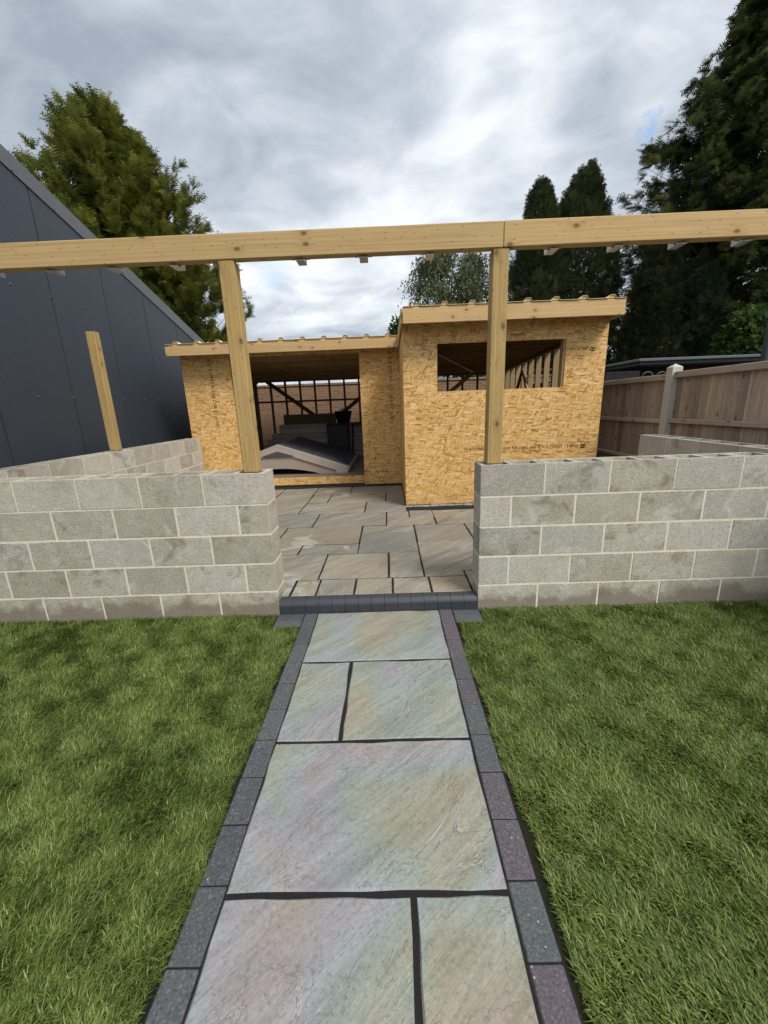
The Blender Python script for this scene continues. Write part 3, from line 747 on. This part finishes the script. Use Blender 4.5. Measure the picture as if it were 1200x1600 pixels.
lettering('OSB E1 (0001) 5', .045, (2.765, yp, 2.155), (-1, 0, 0), (0, 0, -1), upper)
stamp(2.815, 2.135, yp, .062, upper)
lettering('5 X 8 MM EN 300 OSB E1 (0001)', .078, (-2.92, LY - .0015, 2.39), (0, 0, -1), (1, 0, 0), pA)
lettering('5 X 8 MM EN 300 OSB E1 (0001)', .078, (.165, LY - .0015, 2.39), (0, 0, -1), (1, 0, 0), pB)

# ------------------------------------------------------------------ things stored inside
PH = thing('playhouse_roof', (-1.98, 5.9, .30), 'beige and charcoal playhouse roof lying on the floor of the garden building', 'playhouse roof')
hw = 1.31; cx = -1.985; gy0, gy1 = 4.84, 7.05; az, ez = .84, .385
def arch(n=12): return [(cx - .78 + 1.56 * i / n, .315 + .105 * math.sin(math.pi * i / n)) for i in range(n + 1)]
prism('gable_panel', [(cx - hw + .04, .302), (cx - .78, .302)] + arch()[1:-1] + [(cx + .78, .302), (cx + hw - .04, .302), (cx + hw - .04, ez - .03), (cx, az - .06), (cx - hw + .04, ez - .03)], 'y', gy0 + .03, gy0 + .06, 'beige', PH)
for s in (-1, 1):
    prism('barge_trim', [(cx + s * hw, .302), (cx + s * hw, ez), (cx, az), (cx, az - .10), (cx + s * (hw - .22), ez - .02), (cx + s * (hw - .22), .302)], 'y', gy0, gy0 + .029, 'beige2', PH)
    prism('roof_slope', [(cx + s * hw, ez + .002), (cx, az + .002), (cx, az + .035), (cx + s * (hw + .01), ez + .035)], 'y', gy0 + .10, gy1, 'felt', PH)
    prism('verge_trim', [(cx + s * hw, ez + .002), (cx, az + .002), (cx, az + .042), (cx + s * (hw + .01), ez + .042)], 'y', gy0 + .0, gy0 + .098, 'beige2', PH)
    prism('eave_trim', [(cx + s * (hw + .012), .34), (cx + s * (hw + .03), .34), (cx + s * (hw + .03), ez + .038), (cx + s * (hw + .012), ez + .038)], 'y', gy0 + .0, gy1, 'beige2', PH)
    bar('shingle_joint', (cx + s * hw * .45, gy0 + .12, az - (az - ez) * .45 + .0385), (cx + s * hw * .45, gy1 - .02, az - (az - ez) * .45 + .0385), .012, .006, 'black', PH, 0)
prism('vent', [(cx - .33, .655), (cx + .33, .655), (cx, .755)], 'y', gy0 - .004, gy0 + .0, 'felt', PH)
box('back_rail', cx - hw + .05, cx + hw - .05, gy1 - .06, gy1 - .02, .302, .38, 'beige', PH)
names = ['topmost', 'second', 'third', 'fourth', 'fifth', 'sixth', 'lowest']
bx = [(-2.62, -.5), (-2.62, -.5), (-2.82, -.45), (-2.95, -.5), (-3.02, -.45), (-2.98, -.5), (-3.0, -.45)]
for i in range(7):
    z1 = 1.175 - i * .125
    o = box('cladding_board', bx[i][0], bx[i][1], 7.55 + R.uniform(-.02, .02), 7.95, z1 - .1245, z1 - (.03 if i == 0 else .0), ('beige', 'beige2')[i % 2], None, .012)
    tag(o, '%s beige cladding board of the stack at the back of the garden building' % names[i], 'board', 'stacked cladding boards')
o = box('timber_baulk', -2.50, -1.20, 7.62, 7.80, 1.145, 1.385, 'darkstud', None, .005); tag(o, 'thick dark brown timber lying on top of the board stack', 'timber')
cr = thing('storage_crate', (-1.1, 7.3, .3), 'tall dark navy crate standing before the board stack inside the building', 'crate')
box('side', -1.36, -1.33, 7.14, 7.5, .299, 1.12, 'navy', cr); box('side', -.87, -.84, 7.14, 7.5, .299, 1.12, 'navy', cr)
box('front', -1.329, -.871, 7.16, 7.18, .32, 1.10, 'black', cr); box('top', -1.37, -.83, 7.13, 7.5, 1.121, 1.15, 'navy', cr)
def bucket(loc, r0, r1, h):
    t = thing('bucket', loc, 'black rubber bucket with looped handles standing on the dark crate', 'bucket')
    V, F = [], []; n = 20
    prof = [(r0 * .01, 0), (r0, 0), (r1, h), (r1 + .012, h), (r1 + .012, h + .012), (r1 - .008, h + .012), (r0 - .01, .012)]
    for r, z in prof:
        for k in range(n): a = 2 * math.pi * k / n; V.append((loc[0] + r * math.cos(a), loc[1] + r * math.sin(a), loc[2] + z))
    for i in range(len(prof) - 1):
        for k in range(n): F.append((i * n + k, i * n + (k + 1) % n, (i + 1) * n + (k + 1) % n, (i + 1) * n + k))
    raw('tub', V, F, 'black', t, loc=loc, smooth=True)
    for s in (-1, 1):
        pts = [(loc[0] - .07 + .14 * i / 8, loc[1] + s * (r1 + .005), loc[2] + h + .005 + .06 * math.sin(math.pi * i / 8)) for i in range(9)]
        tubes('handle', [(pts, [.009] * 9)], 'black', t)
bucket((-.96, 7.32, 1.151), .15, .215, .27)
st = thing('stool', (-.60, 7.2, .3), 'black metal stool with thin legs at the right of the garden building opening', 'stool')
for dx in (-.13, .13):
    for dy in (-.13, .13): tubes('leg', [([(-.60 + dx * 1.35, 7.2 + dy * 1.35, .298), (-.60 + dx, 7.2 + dy, 1.12)], [.013, .012])], 'black', st)
    bar('rung', (-.60 + dx * 1.25, 7.04, .62), (-.60 + dx * 1.25, 7.36, .62), .015, .015, 'black', st, 0)
bar('rung', (-.77, 7.03, .75), (-.43, 7.03, .75), .015, .015, 'black', st, 0); bar('rung', (-.77, 7.03, .50), (-.43, 7.03, .50), .015, .015, 'black', st, 0)
box('seat', -.77, -.43, 7.03, 7.37, 1.121, 1.16, 'black', st, .01)

# ------------------------------------------------------------------ brick boundary wall behind
bw = box('brick_wall', -6.0, 9.0, 9.5, 9.72, -.09, 2.16, 'brick', None, 0); tag(bw, 'brown brick boundary wall seen through the open back of the garden building', 'wall')
cp = box('coping', -6.02, 9.02, 9.47, 9.75, 2.161, 2.225, 'brick', bw, .01)

# ------------------------------------------------------------------ dark metal clad building
MB = thing('metal_clad_building', (-4.4, 2.0, 0), 'dark anthracite metal clad building with sloping roof edge along the left boundary', 'building')
X0 = -4.1
peakY, peakZ, sl = .3, 5.115, .2935
top = lambda y: peakZ - sl * abs(y - peakY)
seams = [-7.3, -6.65, -5.60, -4.55, -3.50, -2.45, -1.40, -.35, .70, 1.72, 2.84, 3.91, 4.96, 6.0, 7.06, 8.1]
for a, b in zip(seams[:-1], seams[1:]):
    a2, b2 = a + .008, b - .008
    poly = [(a2, -.08), (b2, -.08), (b2, top(b2) - .05)] + ([(peakY, peakZ - .05)] if a2 < peakY < b2 else []) + [(a2, top(a2) - .05)]
    prism('cladding_panel', poly, 'x', X0 - .06, X0, 'clad', MB)
prism('inner_lining', [(-7.28, -.08), (8.08, -.08), (8.08, top(8.08) - .08), (peakY, peakZ - .08), (-7.28, top(-7.28) - .08)], 'x', X0 - .2, X0 - .062, 'seam', MB)
for s, ye in ((1, 8.35), (-1, -7.6)):
    prism('roof_trim', [(peakY, peakZ - .17), (ye, top(ye) - .17), (ye, top(ye) + .035), (peakY, peakZ + .035)], 'x', X0 + .002, X0 + .014, 'trim', MB)
    prism('roof_slope', [(peakY, peakZ - .049), (ye, top(ye) - .049), (ye, top(ye) + .03), (peakY, peakZ + .03)], 'x', -13.0, X0 + .001, 'trim', MB)
box('side_wall', -13, X0 - .2, 7.9, 8.08, -.08, top(8.08) - .06, 'clad', MB, 0)
def screw(p, r=.016):
    V, F = [], []; n = 8
    for dx, rr in ((.0005, r), (.005, r * .9), (.009, r * .45)):
        V += [(p[0] + dx, p[1] + rr * math.cos(2 * math.pi * k / n), p[2] + rr * math.sin(2 * math.pi * k / n)) for k in range(n)]
    for i in range(2):
        for k in range(n): F.append((i * n + k, i * n + (k + 1) % n, (i + 1) * n + (k + 1) % n, (i + 1) * n + k))
    F.append(tuple(range(2 * n, 3 * n)))
    raw('screw', V, F, 'screw', MB)
for q in [(43, 117), (212, 170), (355, 218), (448, 247), (610, 300), (160, 587), (308, 590), (516, 595), (605, 597), (664, 599)]:
    screw(onX(q[0] / 2.6667, 400 + q[1] / 2.6667, X0))
for yy in np.arange(1.0, 7.5, .55): screw((X0 + .014, yy, top(yy) - .15), .014)

# ------------------------------------------------------------------ boundary fence
FN = thing('fence', (3.62, 2.0, 0), 'weathered close boarded timber fence with concrete posts along the right boundary', 'fence')
FX = 3.60
posts = [-3.15, -1.31, .53, 2.37, 4.21, 6.05, 7.89]
for py in posts:
    prism('concrete_post', [(FX - .075, py - .055), (FX + .045, py - .055), (FX + .045, py + .055), (FX - .075, py + .055)], 'z', -.1, 1.83, 'conc', FN, ax=2)
    raw('post_cap', [(FX - .075, py - .055, 1.83), (FX + .045, py - .055, 1.83), (FX + .045, py + .055, 1.83), (FX - .075, py + .055, 1.83), (FX - .015, py, 1.872)], [(0, 1, 4), (1, 2, 4), (2, 3, 4), (3, 0, 4)], 'conc', FN)
for a, b in zip(posts[:-1], posts[1:]):
    a += .06; b -= .06; y = a; n = 17; w = (b - a) / n
    dzp = R.uniform(-.012, .012)
    for k in range(n):
        o = bar('fence_board', (FX + .012, a + (k + .5) * w, .14), (FX + .012, a + (k + .5) * w, 1.765 + dzp), w + .022, .011, 'fence', FN, .001)
        o.rotation_mode = 'XYZ'
        o.rotation_euler = (Matrix.Rotation(math.radians(11) , 3, 'Z') @ o.matrix_basis.to_3x3()).to_euler()
    for z, h in ((.66, .05), (1.17, .055)): box('rail', FX - .045, FX - .004, a, b, z + dzp, z + h + dzp, 'rail', FN, .006)
    box('top_rail', FX - .05, FX - .004, a, b, 1.695 + dzp, 1.765 + dzp, 'rail', FN, .006)
    box('gravel_board', FX - .02, FX + .03, a, b, -.09, .13, 'conc', FN, .004)

# ------------------------------------------------------------------ neighbour's outbuilding
NB = thing('neighbour_outbuilding', (7, 6.6, 0), 'low flat roofed outbuilding with dark slate fascia behind the boarded fence', 'building')
box('wall', 4.95, 9.6, 5.3, 8.9, -.09, 2.03, 'dark_wall', NB, 0)
box('roof_fascia', 4.72, 9.8, 5.0, 9.1, 2.052, 2.115, 'roofdark', NB, .008)
box('roof_edge_trim', 4.66, 9.86, 4.94, 9.16, 2.1165, 2.165, 'trim', NB, .008)
box('soffit', 4.75, 9.75, 5.03, 9.05, 2.032, 2.050, 'dark_wall', NB, 0)
LN = thing('lean_to', (4.45, 7.2, 0), 'small lean-to with pale timber eave between the garden building and the outbuilding', 'lean-to')
box('wall', 4.0, 4.60, 6.4, 8.6, -.09, 1.93, 'dark_wall', LN, 0)
bar('eave_board', (3.85, 6.2, 2.02), (4.62, 6.2, 2.02), .02, .09, 'stud', LN); raw('roof', [(3.7, 6.1, 2.075), (4.64, 6.1, 2.075), (4.64, 8.7, 2.30), (3.7, 8.7, 2.30), (3.7, 6.1, 2.10), (4.64, 6.1, 2.10), (4.64, 8.7, 2.33), (3.7, 8.7, 2.33)], [(0, 3, 2, 1), (4, 5, 6, 7), (0, 1, 5, 4), (1, 2, 6, 5), (2, 3, 7, 6), (3, 0, 4, 7)], 'roofdark', LN)
pp = thing('flue_pipe', (5.2, 3.4, 0), 'black flue pipe standing behind the fence at the right edge', 'pipe')
q = onY(1189, 560, 3.4)
tubes('pipe', [([(q[0] + .05, 3.4, -.09), (q[0] + .05, 3.4, 2.5)], [.05, .05])], 'roofdark', pp, 12)
tubes('cowl', [([(q[0] + .05, 3.4, 2.5), (q[0] + .05, 3.4, 2.58), (q[0] + .05, 3.4, 2.60)], [.085, .085, .02])], 'roofdark', pp, 12)
for i, px in enumerate((1012, 1034)):
    c_ = onY(px, 586, 4.75); pts = [(c_[0] + .10 * math.cos(a), 4.75, c_[2] + .10 * math.sin(a) - .045) for a in np.linspace(0, 2 * math.pi, 21)]
    o = tubes('hose_coil', [(pts, [.006] * 21)], 'green', None); tag(o, ('left' if i == 0 else 'right') + ' of two green hose loops hanging above the fence top', 'hose', 'green hose loops')
hk = box('hose_rack', 4.0, 4.6, 4.77, 4.80, -.09, 1.95, 'dark_wall', None, .002); tag(hk, 'dark board panel behind the green hose loops', 'panel')

# ------------------------------------------------------------------ trees
def frond(n=4, spread=.34, wid=.12, droop=.12):
    V, T = [], []
    def tri(a, b, c): i = len(V); V.extend([a, b, c]); T.append((i, i + 1, i + 2))
    z = lambda t: -droop * t * t
    tri((0, -.02, 0), (0, .02, 0), (1, 0, z(1)))
    for i in range(n):
        t = .10 + .80 * i / n
        for s in (-1, 1):
            l = spread * (1 - .75 * t) + .08
            tri((t, 0, z(t)), (t + wid, 0, z(t)), (t + l * .9, s * l, z(t) - .04 * (i % 2)))
    return np.array(V, float), np.array(T)
def place(tv, tt, pos, dirs, size, rng, roll=1.0, tintv=None):
    """copies of a template along directions, as one vertex and triangle array"""
    n = len(pos); x = dirs / np.linalg.norm(dirs, axis=1, keepdims=True)
    up = np.tile((0, 0, 1.), (n, 1)) + rng.normal(0, .35 * roll, (n, 3))
    y = np.cross(up, x); y /= np.linalg.norm(y, axis=1, keepdims=True) + 1e-9; z = np.cross(x, y)
    B = np.stack([x, y, z], 1)
    V = np.einsum('ki,nij->nkj', tv, B) * size[:, None, None] + pos[:, None, :]
    T = (np.arange(n) * len(tv))[:, None, None] + tt[None]
    tint = np.repeat(tintv, len(tv))
    return V.reshape(-1, 3), T.reshape(-1, 3), tint
FR = frond(); FR2 = frond(3, .42, .17, .05)
def conifer(name, base, H, Rfun, nl, per, mat, label, seed, up=(.30, .25), size=(.28, .5), z0=.4, sag=0.0, cat='tree', group=None, lean=(0, 0), tuft=11):
    r = np.random.default_rng(seed); b = np.array(base, float)
    t = thing(name, tuple(base), label, cat, group)
    ax = lambda h: b + np.array([lean[0] * h / H, lean[1] * h / H, h])
    paths = [([ax(h) for h in np.linspace(0, H * .96, 9)], list(np.linspace(.02 * H, .012, 9)))]
    P, D, S, TI = [], [], [], []
    for i in range(nl):
        h = z0 + (H - z0 - .15) * ((i + .5) / nl) ** .85; az = i * 2.39996 + r.normal(0, .25)
        L = Rfun(h / H) * r.uniform(.78, 1.10); d = np.array([math.cos(az), math.sin(az), 0])
        s = ax(h)
        a1, a2 = up[0] + r.normal(0, .08), up[1] + r.normal(0, .08)
        f = lambda q: s + d * L * q + np.array([0, 0, L * (a1 * q + a2 * q * q - sag * q ** 3)])
        paths.append(([f(q) for q in (0, .35, .7, .97)], [.018 + .010 * L, .014 + .006 * L, .009, .004]))
        nt = max(3, int(per * (.35 + .65 * min(1, L / 3.0)))); 
        for j in range(nt):
            q = r.uniform(.16, 1.0) ** .7; p = f(q); tg = f(q + .05) - f(q - .05); tg /= np.linalg.norm(tg)
            sd = np.cross(tg, (0, 0, 1.)); sd /= np.linalg.norm(sd) + 1e-9
            lat = r.normal(0, .55) if q < .9 else r.normal(0, .12)
            p = p + sd * lat * (.08 + .24 * L * (1.08 - q)) + r.normal(0, .06, 3) + np.array([0, 0, r.normal(0, .10)])
            ax_ = tg + sd * np.sign(lat) * min(1.1, abs(lat) * 1.2) * .8 + np.array([0, 0, .12 - sag * 1.2 * q])
            k = tuft; dv = ax_ / np.linalg.norm(ax_) + r.normal(0, .42, (k, 3))
            P.append(p + dv * r.uniform(-.05, .10, (k, 1))); D.append(dv); S.append(r.uniform(*size, k))
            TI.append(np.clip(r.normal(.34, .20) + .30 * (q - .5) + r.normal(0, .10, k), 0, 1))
    # shaded inner sprays close to the trunk
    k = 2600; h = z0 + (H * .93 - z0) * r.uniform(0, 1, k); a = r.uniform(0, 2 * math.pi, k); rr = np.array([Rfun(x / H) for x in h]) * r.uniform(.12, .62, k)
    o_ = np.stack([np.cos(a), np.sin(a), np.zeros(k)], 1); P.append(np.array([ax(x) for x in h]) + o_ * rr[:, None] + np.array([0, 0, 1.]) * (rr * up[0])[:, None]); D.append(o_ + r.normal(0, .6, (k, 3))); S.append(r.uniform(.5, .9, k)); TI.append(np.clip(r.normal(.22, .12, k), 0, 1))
    # leader
    k = 26; q = r.uniform(.90, 1.0, k); P.append(np.array([ax(H * x) for x in q]) + r.normal(0, .05, (k, 3))); D.append(np.tile((0, 0, 1.), (k, 1)) + r.normal(0, .45, (k, 3))); S.append(r.uniform(.2, .34, k)); TI.append(np.full(k, .45))
    tubes('trunk', paths, 'bark', t, 6, tuple(base))
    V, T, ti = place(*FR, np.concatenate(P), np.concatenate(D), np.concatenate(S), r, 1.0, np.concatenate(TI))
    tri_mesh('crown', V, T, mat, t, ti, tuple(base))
    return t
def column(name, base, H, Rfun, n, mat, label, seed, size=(.15, .28), group=None, lump=.16, z0=.15, upw=.9, tmpl=None):
    r = np.random.default_rng(seed); b = np.array(base, float)
    t = thing(name, tuple(base), label, 'tree', group)
    nl = 170
    lz = z0 + (H - z0) * r.uniform(0, 1, nl) ** .9; la = r.uniform(0, 2 * math.pi, nl); lr = np.array([Rfun(z / H) for z in lz]) * r.uniform(.62, .98, nl)
    lc = np.stack([lr * np.cos(la), lr * np.sin(la), lz], 1); ls = r.uniform(.65, 1.25, nl) * np.maximum(.16, .36 * np.array([Rfun(z / H) for z in lz])); lt = r.normal(.45, .22, nl)
    per = n // nl
    P, D, S, TI = [], [], [], []
    for i in range(nl):
        v = r.normal(0, 1, (per, 3)); v /= np.linalg.norm(v, axis=1, keepdims=True)
        rad = r.uniform(.55, 1.05, per) ** .6
        p = lc[i] + v * (rad * ls[i])[:, None] * np.array([1, 1, 1.7])
        P.append(p + b); out = p * np.array([1, 1, 0]); out /= np.linalg.norm(out, axis=1, keepdims=True) + 1e-6
        D.append(out * .55 + v * .5 + np.array([0, 0, upw]) + r.normal(0, .25, (per, 3))); S.append(r.uniform(*size, per)); TI.append(np.clip(lt[i] + r.normal(0, .12, per), 0, 1))
    k = n // 2   # body fill
    z = z0 + (H - z0) * r.uniform(0, .97, k); a = r.uniform(0, 2 * math.pi, k); rr = np.array([Rfun(q / H) for q in z]) * np.sqrt(r.uniform(.1, .85, k))
    P.append(np.stack([rr * np.cos(a), rr * np.sin(a), z], 1) + b); D.append(np.stack([np.cos(a) * .5, np.sin(a) * .5, np.full(k, upw)], 1) + r.normal(0, .25, (k, 3))); S.append(r.uniform(*size, k) * 1.2); TI.append(np.clip(r.normal(.35, .12, k), 0, 1))
    tubes('trunk', [([b, b + (0, 0, H * .5), b + (0, 0, H * .9)], [.014 * H + .04, .009 * H + .02, .01])], 'bark', t, 8, tuple(base))
    V, T, ti = place(*(tmpl or FR2), np.concatenate(P), np.concatenate(D), np.concatenate(S), r, 1.5, np.concatenate(TI))
    tri_mesh('crown', V, T, mat, t, ti, tuple(base))
    return t
GZ = -.09
conifer('conifer_tree', (-7.9, 12.0, GZ), 10.5, lambda q: min(3.4, 4.5 * (1 - q) ** .70), 310, 18, 'leaf_ley',
        'golden green feathery conifer rising behind the dark metal building', 3, up=(.34, .36), size=(.15, .36), lean=(-.45, 0), tuft=13)
conifer('conifer_tree', (12.4, 13.2, GZ), 14.2, lambda q: min(4.6, 7.6 * (1 - q) ** 1.0), 390, 17, 'leaf_dark',
        'huge dark green conifer with drooping branch tips at the right edge', 5, up=(.34, .16), size=(.17, .38), sag=.22, tuft=12)
cyp = lambda rad, pw=.55: (lambda q: rad * (min(1, (1 - q) * 1.0)) ** pw * (1.0 if q > .1 else .85))
column('cypress_tree', (5.85, 14.0, GZ), 8.85, cyp(1.85, .58), 12000, 'leaf_col', 'shorter left one of the two pointed cypress trees behind the garden building', 8, group='pointed cypress trees')
column('cypress_tree', (7.45, 14.2, GZ), 9.35, cyp(2.3, .58), 14000, 'leaf_col', 'taller right one of the two pointed cypress trees behind the garden building', 9, group='pointed cypress trees')
column('yew_tree', (8.6, 11.2, GZ), 6.0, cyp(1.15, .42), 8000, 'leaf_yew', 'dark brownish green yew standing just right of the garden building roof', 12)
column('yew_tree', (9.35, 12.0, GZ), 6.6, cyp(1.15, .42), 6500, 'leaf_yew', 'dark yew squeezed between the brownish yew and the blue green cypress', 13)
column('cypress_tree', (9.95, 10.9, GZ), 5.1, cyp(.95, .42), 6000, 'leaf_blue', 'small blue green cypress under the huge conifer behind the fence', 14)
LEAF = (np.array([(0, 0, 0), (.5, .32, .02), (1, 0, -.08), (.5, -.32, .02)], float), np.array([(0, 1, 2), (0, 2, 3)]))
column('leafy_shrub', (9.9, 8.9, GZ), 3.55, cyp(1.1, .35), 9000, 'leaf_shrub', 'fresh green leafy shrub above the outbuilding roof', 15, size=(.10, .17), upw=.15, tmpl=LEAF)
column('leafy_shrub', (11.6, 9.4, GZ), 3.3, cyp(1.0, .35), 7000, 'leaf_shrub', 'leafy shrub beside the flue pipe above the outbuilding roof', 16, size=(.10, .17), upw=.15, tmpl=LEAF)

def birch(base, H, seed, label, nlimb=30, Rr=3.3, ntw=85):
    r = np.random.default_rng(seed); b = np.array(base, float)
    t = thing('birch_tree', tuple(base), label, 'tree')
    paths = [([b, b + (.1, 0, H * .35), b + (-.1, .1, H * .65), b + (0, 0, H * .93)], [.17, .13, .07, .015])]
    P, D, S, TI = [], [], [], []
    for i in range(nlimb):
        h = H * (.22 + .70 * (i + .5) / nlimb); az = i * 2.39996 + r.normal(0, .3); q0 = h / H
        L = Rr * (1.05 - .75 * (q0 - .2)) * r.uniform(.7, 1.12); d = np.array([math.cos(az), math.sin(az), 0]); s = b + (0, 0, h)
        f = lambda q: s + d * L * q + np.array([0, 0, L * (.85 * q - .52 * q * q)])
        paths.append(([f(q) for q in np.linspace(0, 1, 6)], list(np.linspace(.045, .007, 6))))
        tone = r.normal(.45, .14)
        for j in range(ntw):
            q = r.uniform(.22, 1.0); p = f(q) + r.normal(0, .16, 3); ln = r.uniform(.5, 1.35); k = int(ln * 17)
            drift = d * r.uniform(-.05, .35) + r.normal(0, .16, 3); u = np.linspace(0, 1, k)[:, None]
            pts = p + drift * u + np.array([0, 0, 1.]) * (.12 * u - ln * u * u * .8 - .2 * u) + r.normal(0, .035, (k, 3))
            if j % 6 == 0: paths.append(([pts[0], pts[k // 2], pts[-1]], [.006, .004, .002]))
            P.append(pts); D.append(np.tile((0, 0, -.8), (k, 1)) + r.normal(0, .5, (k, 3))); S.append(r.uniform(.08, .14, k)); TI.append(np.clip(tone + r.normal(0, .16, k), 0, 1))
    tubes('trunk', paths, 'bark_b', t, 5, tuple(base))
    V, T, ti = place(*LEAF, np.concatenate(P), np.concatenate(D), np.concatenate(S), r, 3.0, np.concatenate(TI))
    tri_mesh('crown', V, T, 'leaf_birch', t, ti, tuple(base))
birch((3.2, 17.0, GZ), 8.3, 21, 'pale green weeping birch seen under the beam behind the garden building')
column('leafy_shrub', (.75, 14.5, GZ), 4.75, cyp(.95, .35), 5000, 'leaf_shrub', 'green bush peeping over the roof where the two roof levels meet', 22, size=(.10, .18), upw=.15, tmpl=LEAF)

# ------------------------------------------------------------------ turf
def turf(x0, x1, y0, y1, dens, seed, keep):
    r = np.random.default_rng(seed); n = int((x1 - x0) * (y1 - y0) * dens)
    x = r.uniform(x0, x1, n); y = r.uniform(y0, y1, n)
    k = keep(x, y); x, y = x[k], y[k]
    return x, y
def wob(x, y, s, ph): return (np.sin(x * 2.1 * s + ph) + np.sin(y * 2.7 * s + ph * 1.7 + 1.3 * np.sin(x * 1.3 * s)) + np.sin((x + y) * 1.6 * s + ph * .6) + .7 * np.sin((x * 1.7 - y * 2.3) * s * 1.9 + ph * 2.2)) / 3.7
def grass(side, seed, label):
    r = np.random.default_rng(seed)
    sx = lambda a, b: (a, b) if side > 0 else (-b, -a)
    keep = lambda x, y: (np.abs(x) > .572 + (.022 * np.clip(-y - 1.0, 0, 1) if side > 0 else 0) - .012 * np.sin(y * 9 + side) - .006 * np.sin(y * 31)) & ~((np.abs(x) < .775) & (y > -.19)) & (y < -.006)
    xs, ys = [], []
    core = lambda x, y: np.abs(x) < 1.15 + .62 * (y + 2.9)
    a = turf(*sx(.55, 3.4), -2.45, 0, 52000, seed + 1, lambda x, y: keep(x, y) & core(x, y)); xs.append(a[0]); ys.append(a[1])
    a = turf(*sx(.55, 3.5 if side > 0 else 5.2), -3.6, 0, 8000, seed + 2, lambda x, y: keep(x, y) & ~(core(x, y) & (y > -2.45))); xs.append(a[0]); ys.append(a[1])
    x = np.concatenate(xs); y = np.concatenate(ys); n = len(x)
    comb = (.75 if side < 0 else 2.5) + .4 * wob(x, y, 1.4, seed) + .9 * wob(x, y, 4.7, seed + 2) + 1.3 * wob(x, y, 13., seed + 3)
    ang = comb + r.normal(0, .8, n)
    L = r.uniform(.020, .047, n) * np.where(r.uniform(0, 1, n) < .06, 1.5, 1.0) * (1 + .22 * wob(x, y, 2.3, seed + 4)); W = r.uniform(.0009, .0020, n) * np.where(np.abs(x) < 1.15 + .62 * (y + 2.9), 1.0, 1.9)
    lean = np.clip(r.normal(1.12, .24, n), .3, 1.5)     # angle from vertical at the tip
    dx, dy = np.cos(ang), np.sin(ang); px, py = -dy, dx
    z0 = -.018
    V = np.empty((n, 5, 3), np.float32)
    l1 = lean * .55; h1 = L * .5 * np.cos(l1); o1 = L * .5 * np.sin(l1); h2 = h1 + L * .5 * np.cos(lean * 1.15); o2 = o1 + L * .5 * np.sin(lean * 1.15)
    for i, (o, h, w) in enumerate(((0 * L, 0 * L, -W), (0 * L, 0 * L, W), (o1, h1, -W * .85), (o1, h1, W * .85), (o2, h2, 0 * W))):
        V[:, i, 0] = x + dx * o + px * w; V[:, i, 1] = y + dy * o + py * w; V[:, i, 2] = z0 + np.maximum(h, .0)
    T = (np.arange(n) * 5)[:, None, None] + np.array([(0, 1, 3), (0, 3, 2), (2, 3, 4)])[None]
    tint = .44 + .13 * wob(x, y, 1.3, seed + 6) + .10 * wob(x, y, 4.3, seed + 8) + .06 * wob(x, y, 11., seed + 5) + r.normal(0, .24, n)
    straw = r.uniform(0, 1, n) < .018 + .05 * np.clip(wob(x, y, 2.2, seed + 9) - .45, 0, 1)
    tint = np.where(straw, r.uniform(.9, 1.0, n), np.clip(tint, 0, .9))
    o = tri_mesh('grass', V.reshape(-1, 3), T.reshape(-1, 3), 'grass', None, np.repeat(tint, 5), (side * 1.8, -1.5, 0))
    tag(o, label, 'grass', kind='stuff')
grass(-1, 100, 'freshly laid green turf left of the paved path')
grass(1, 200, 'freshly laid green turf right of the paved path')
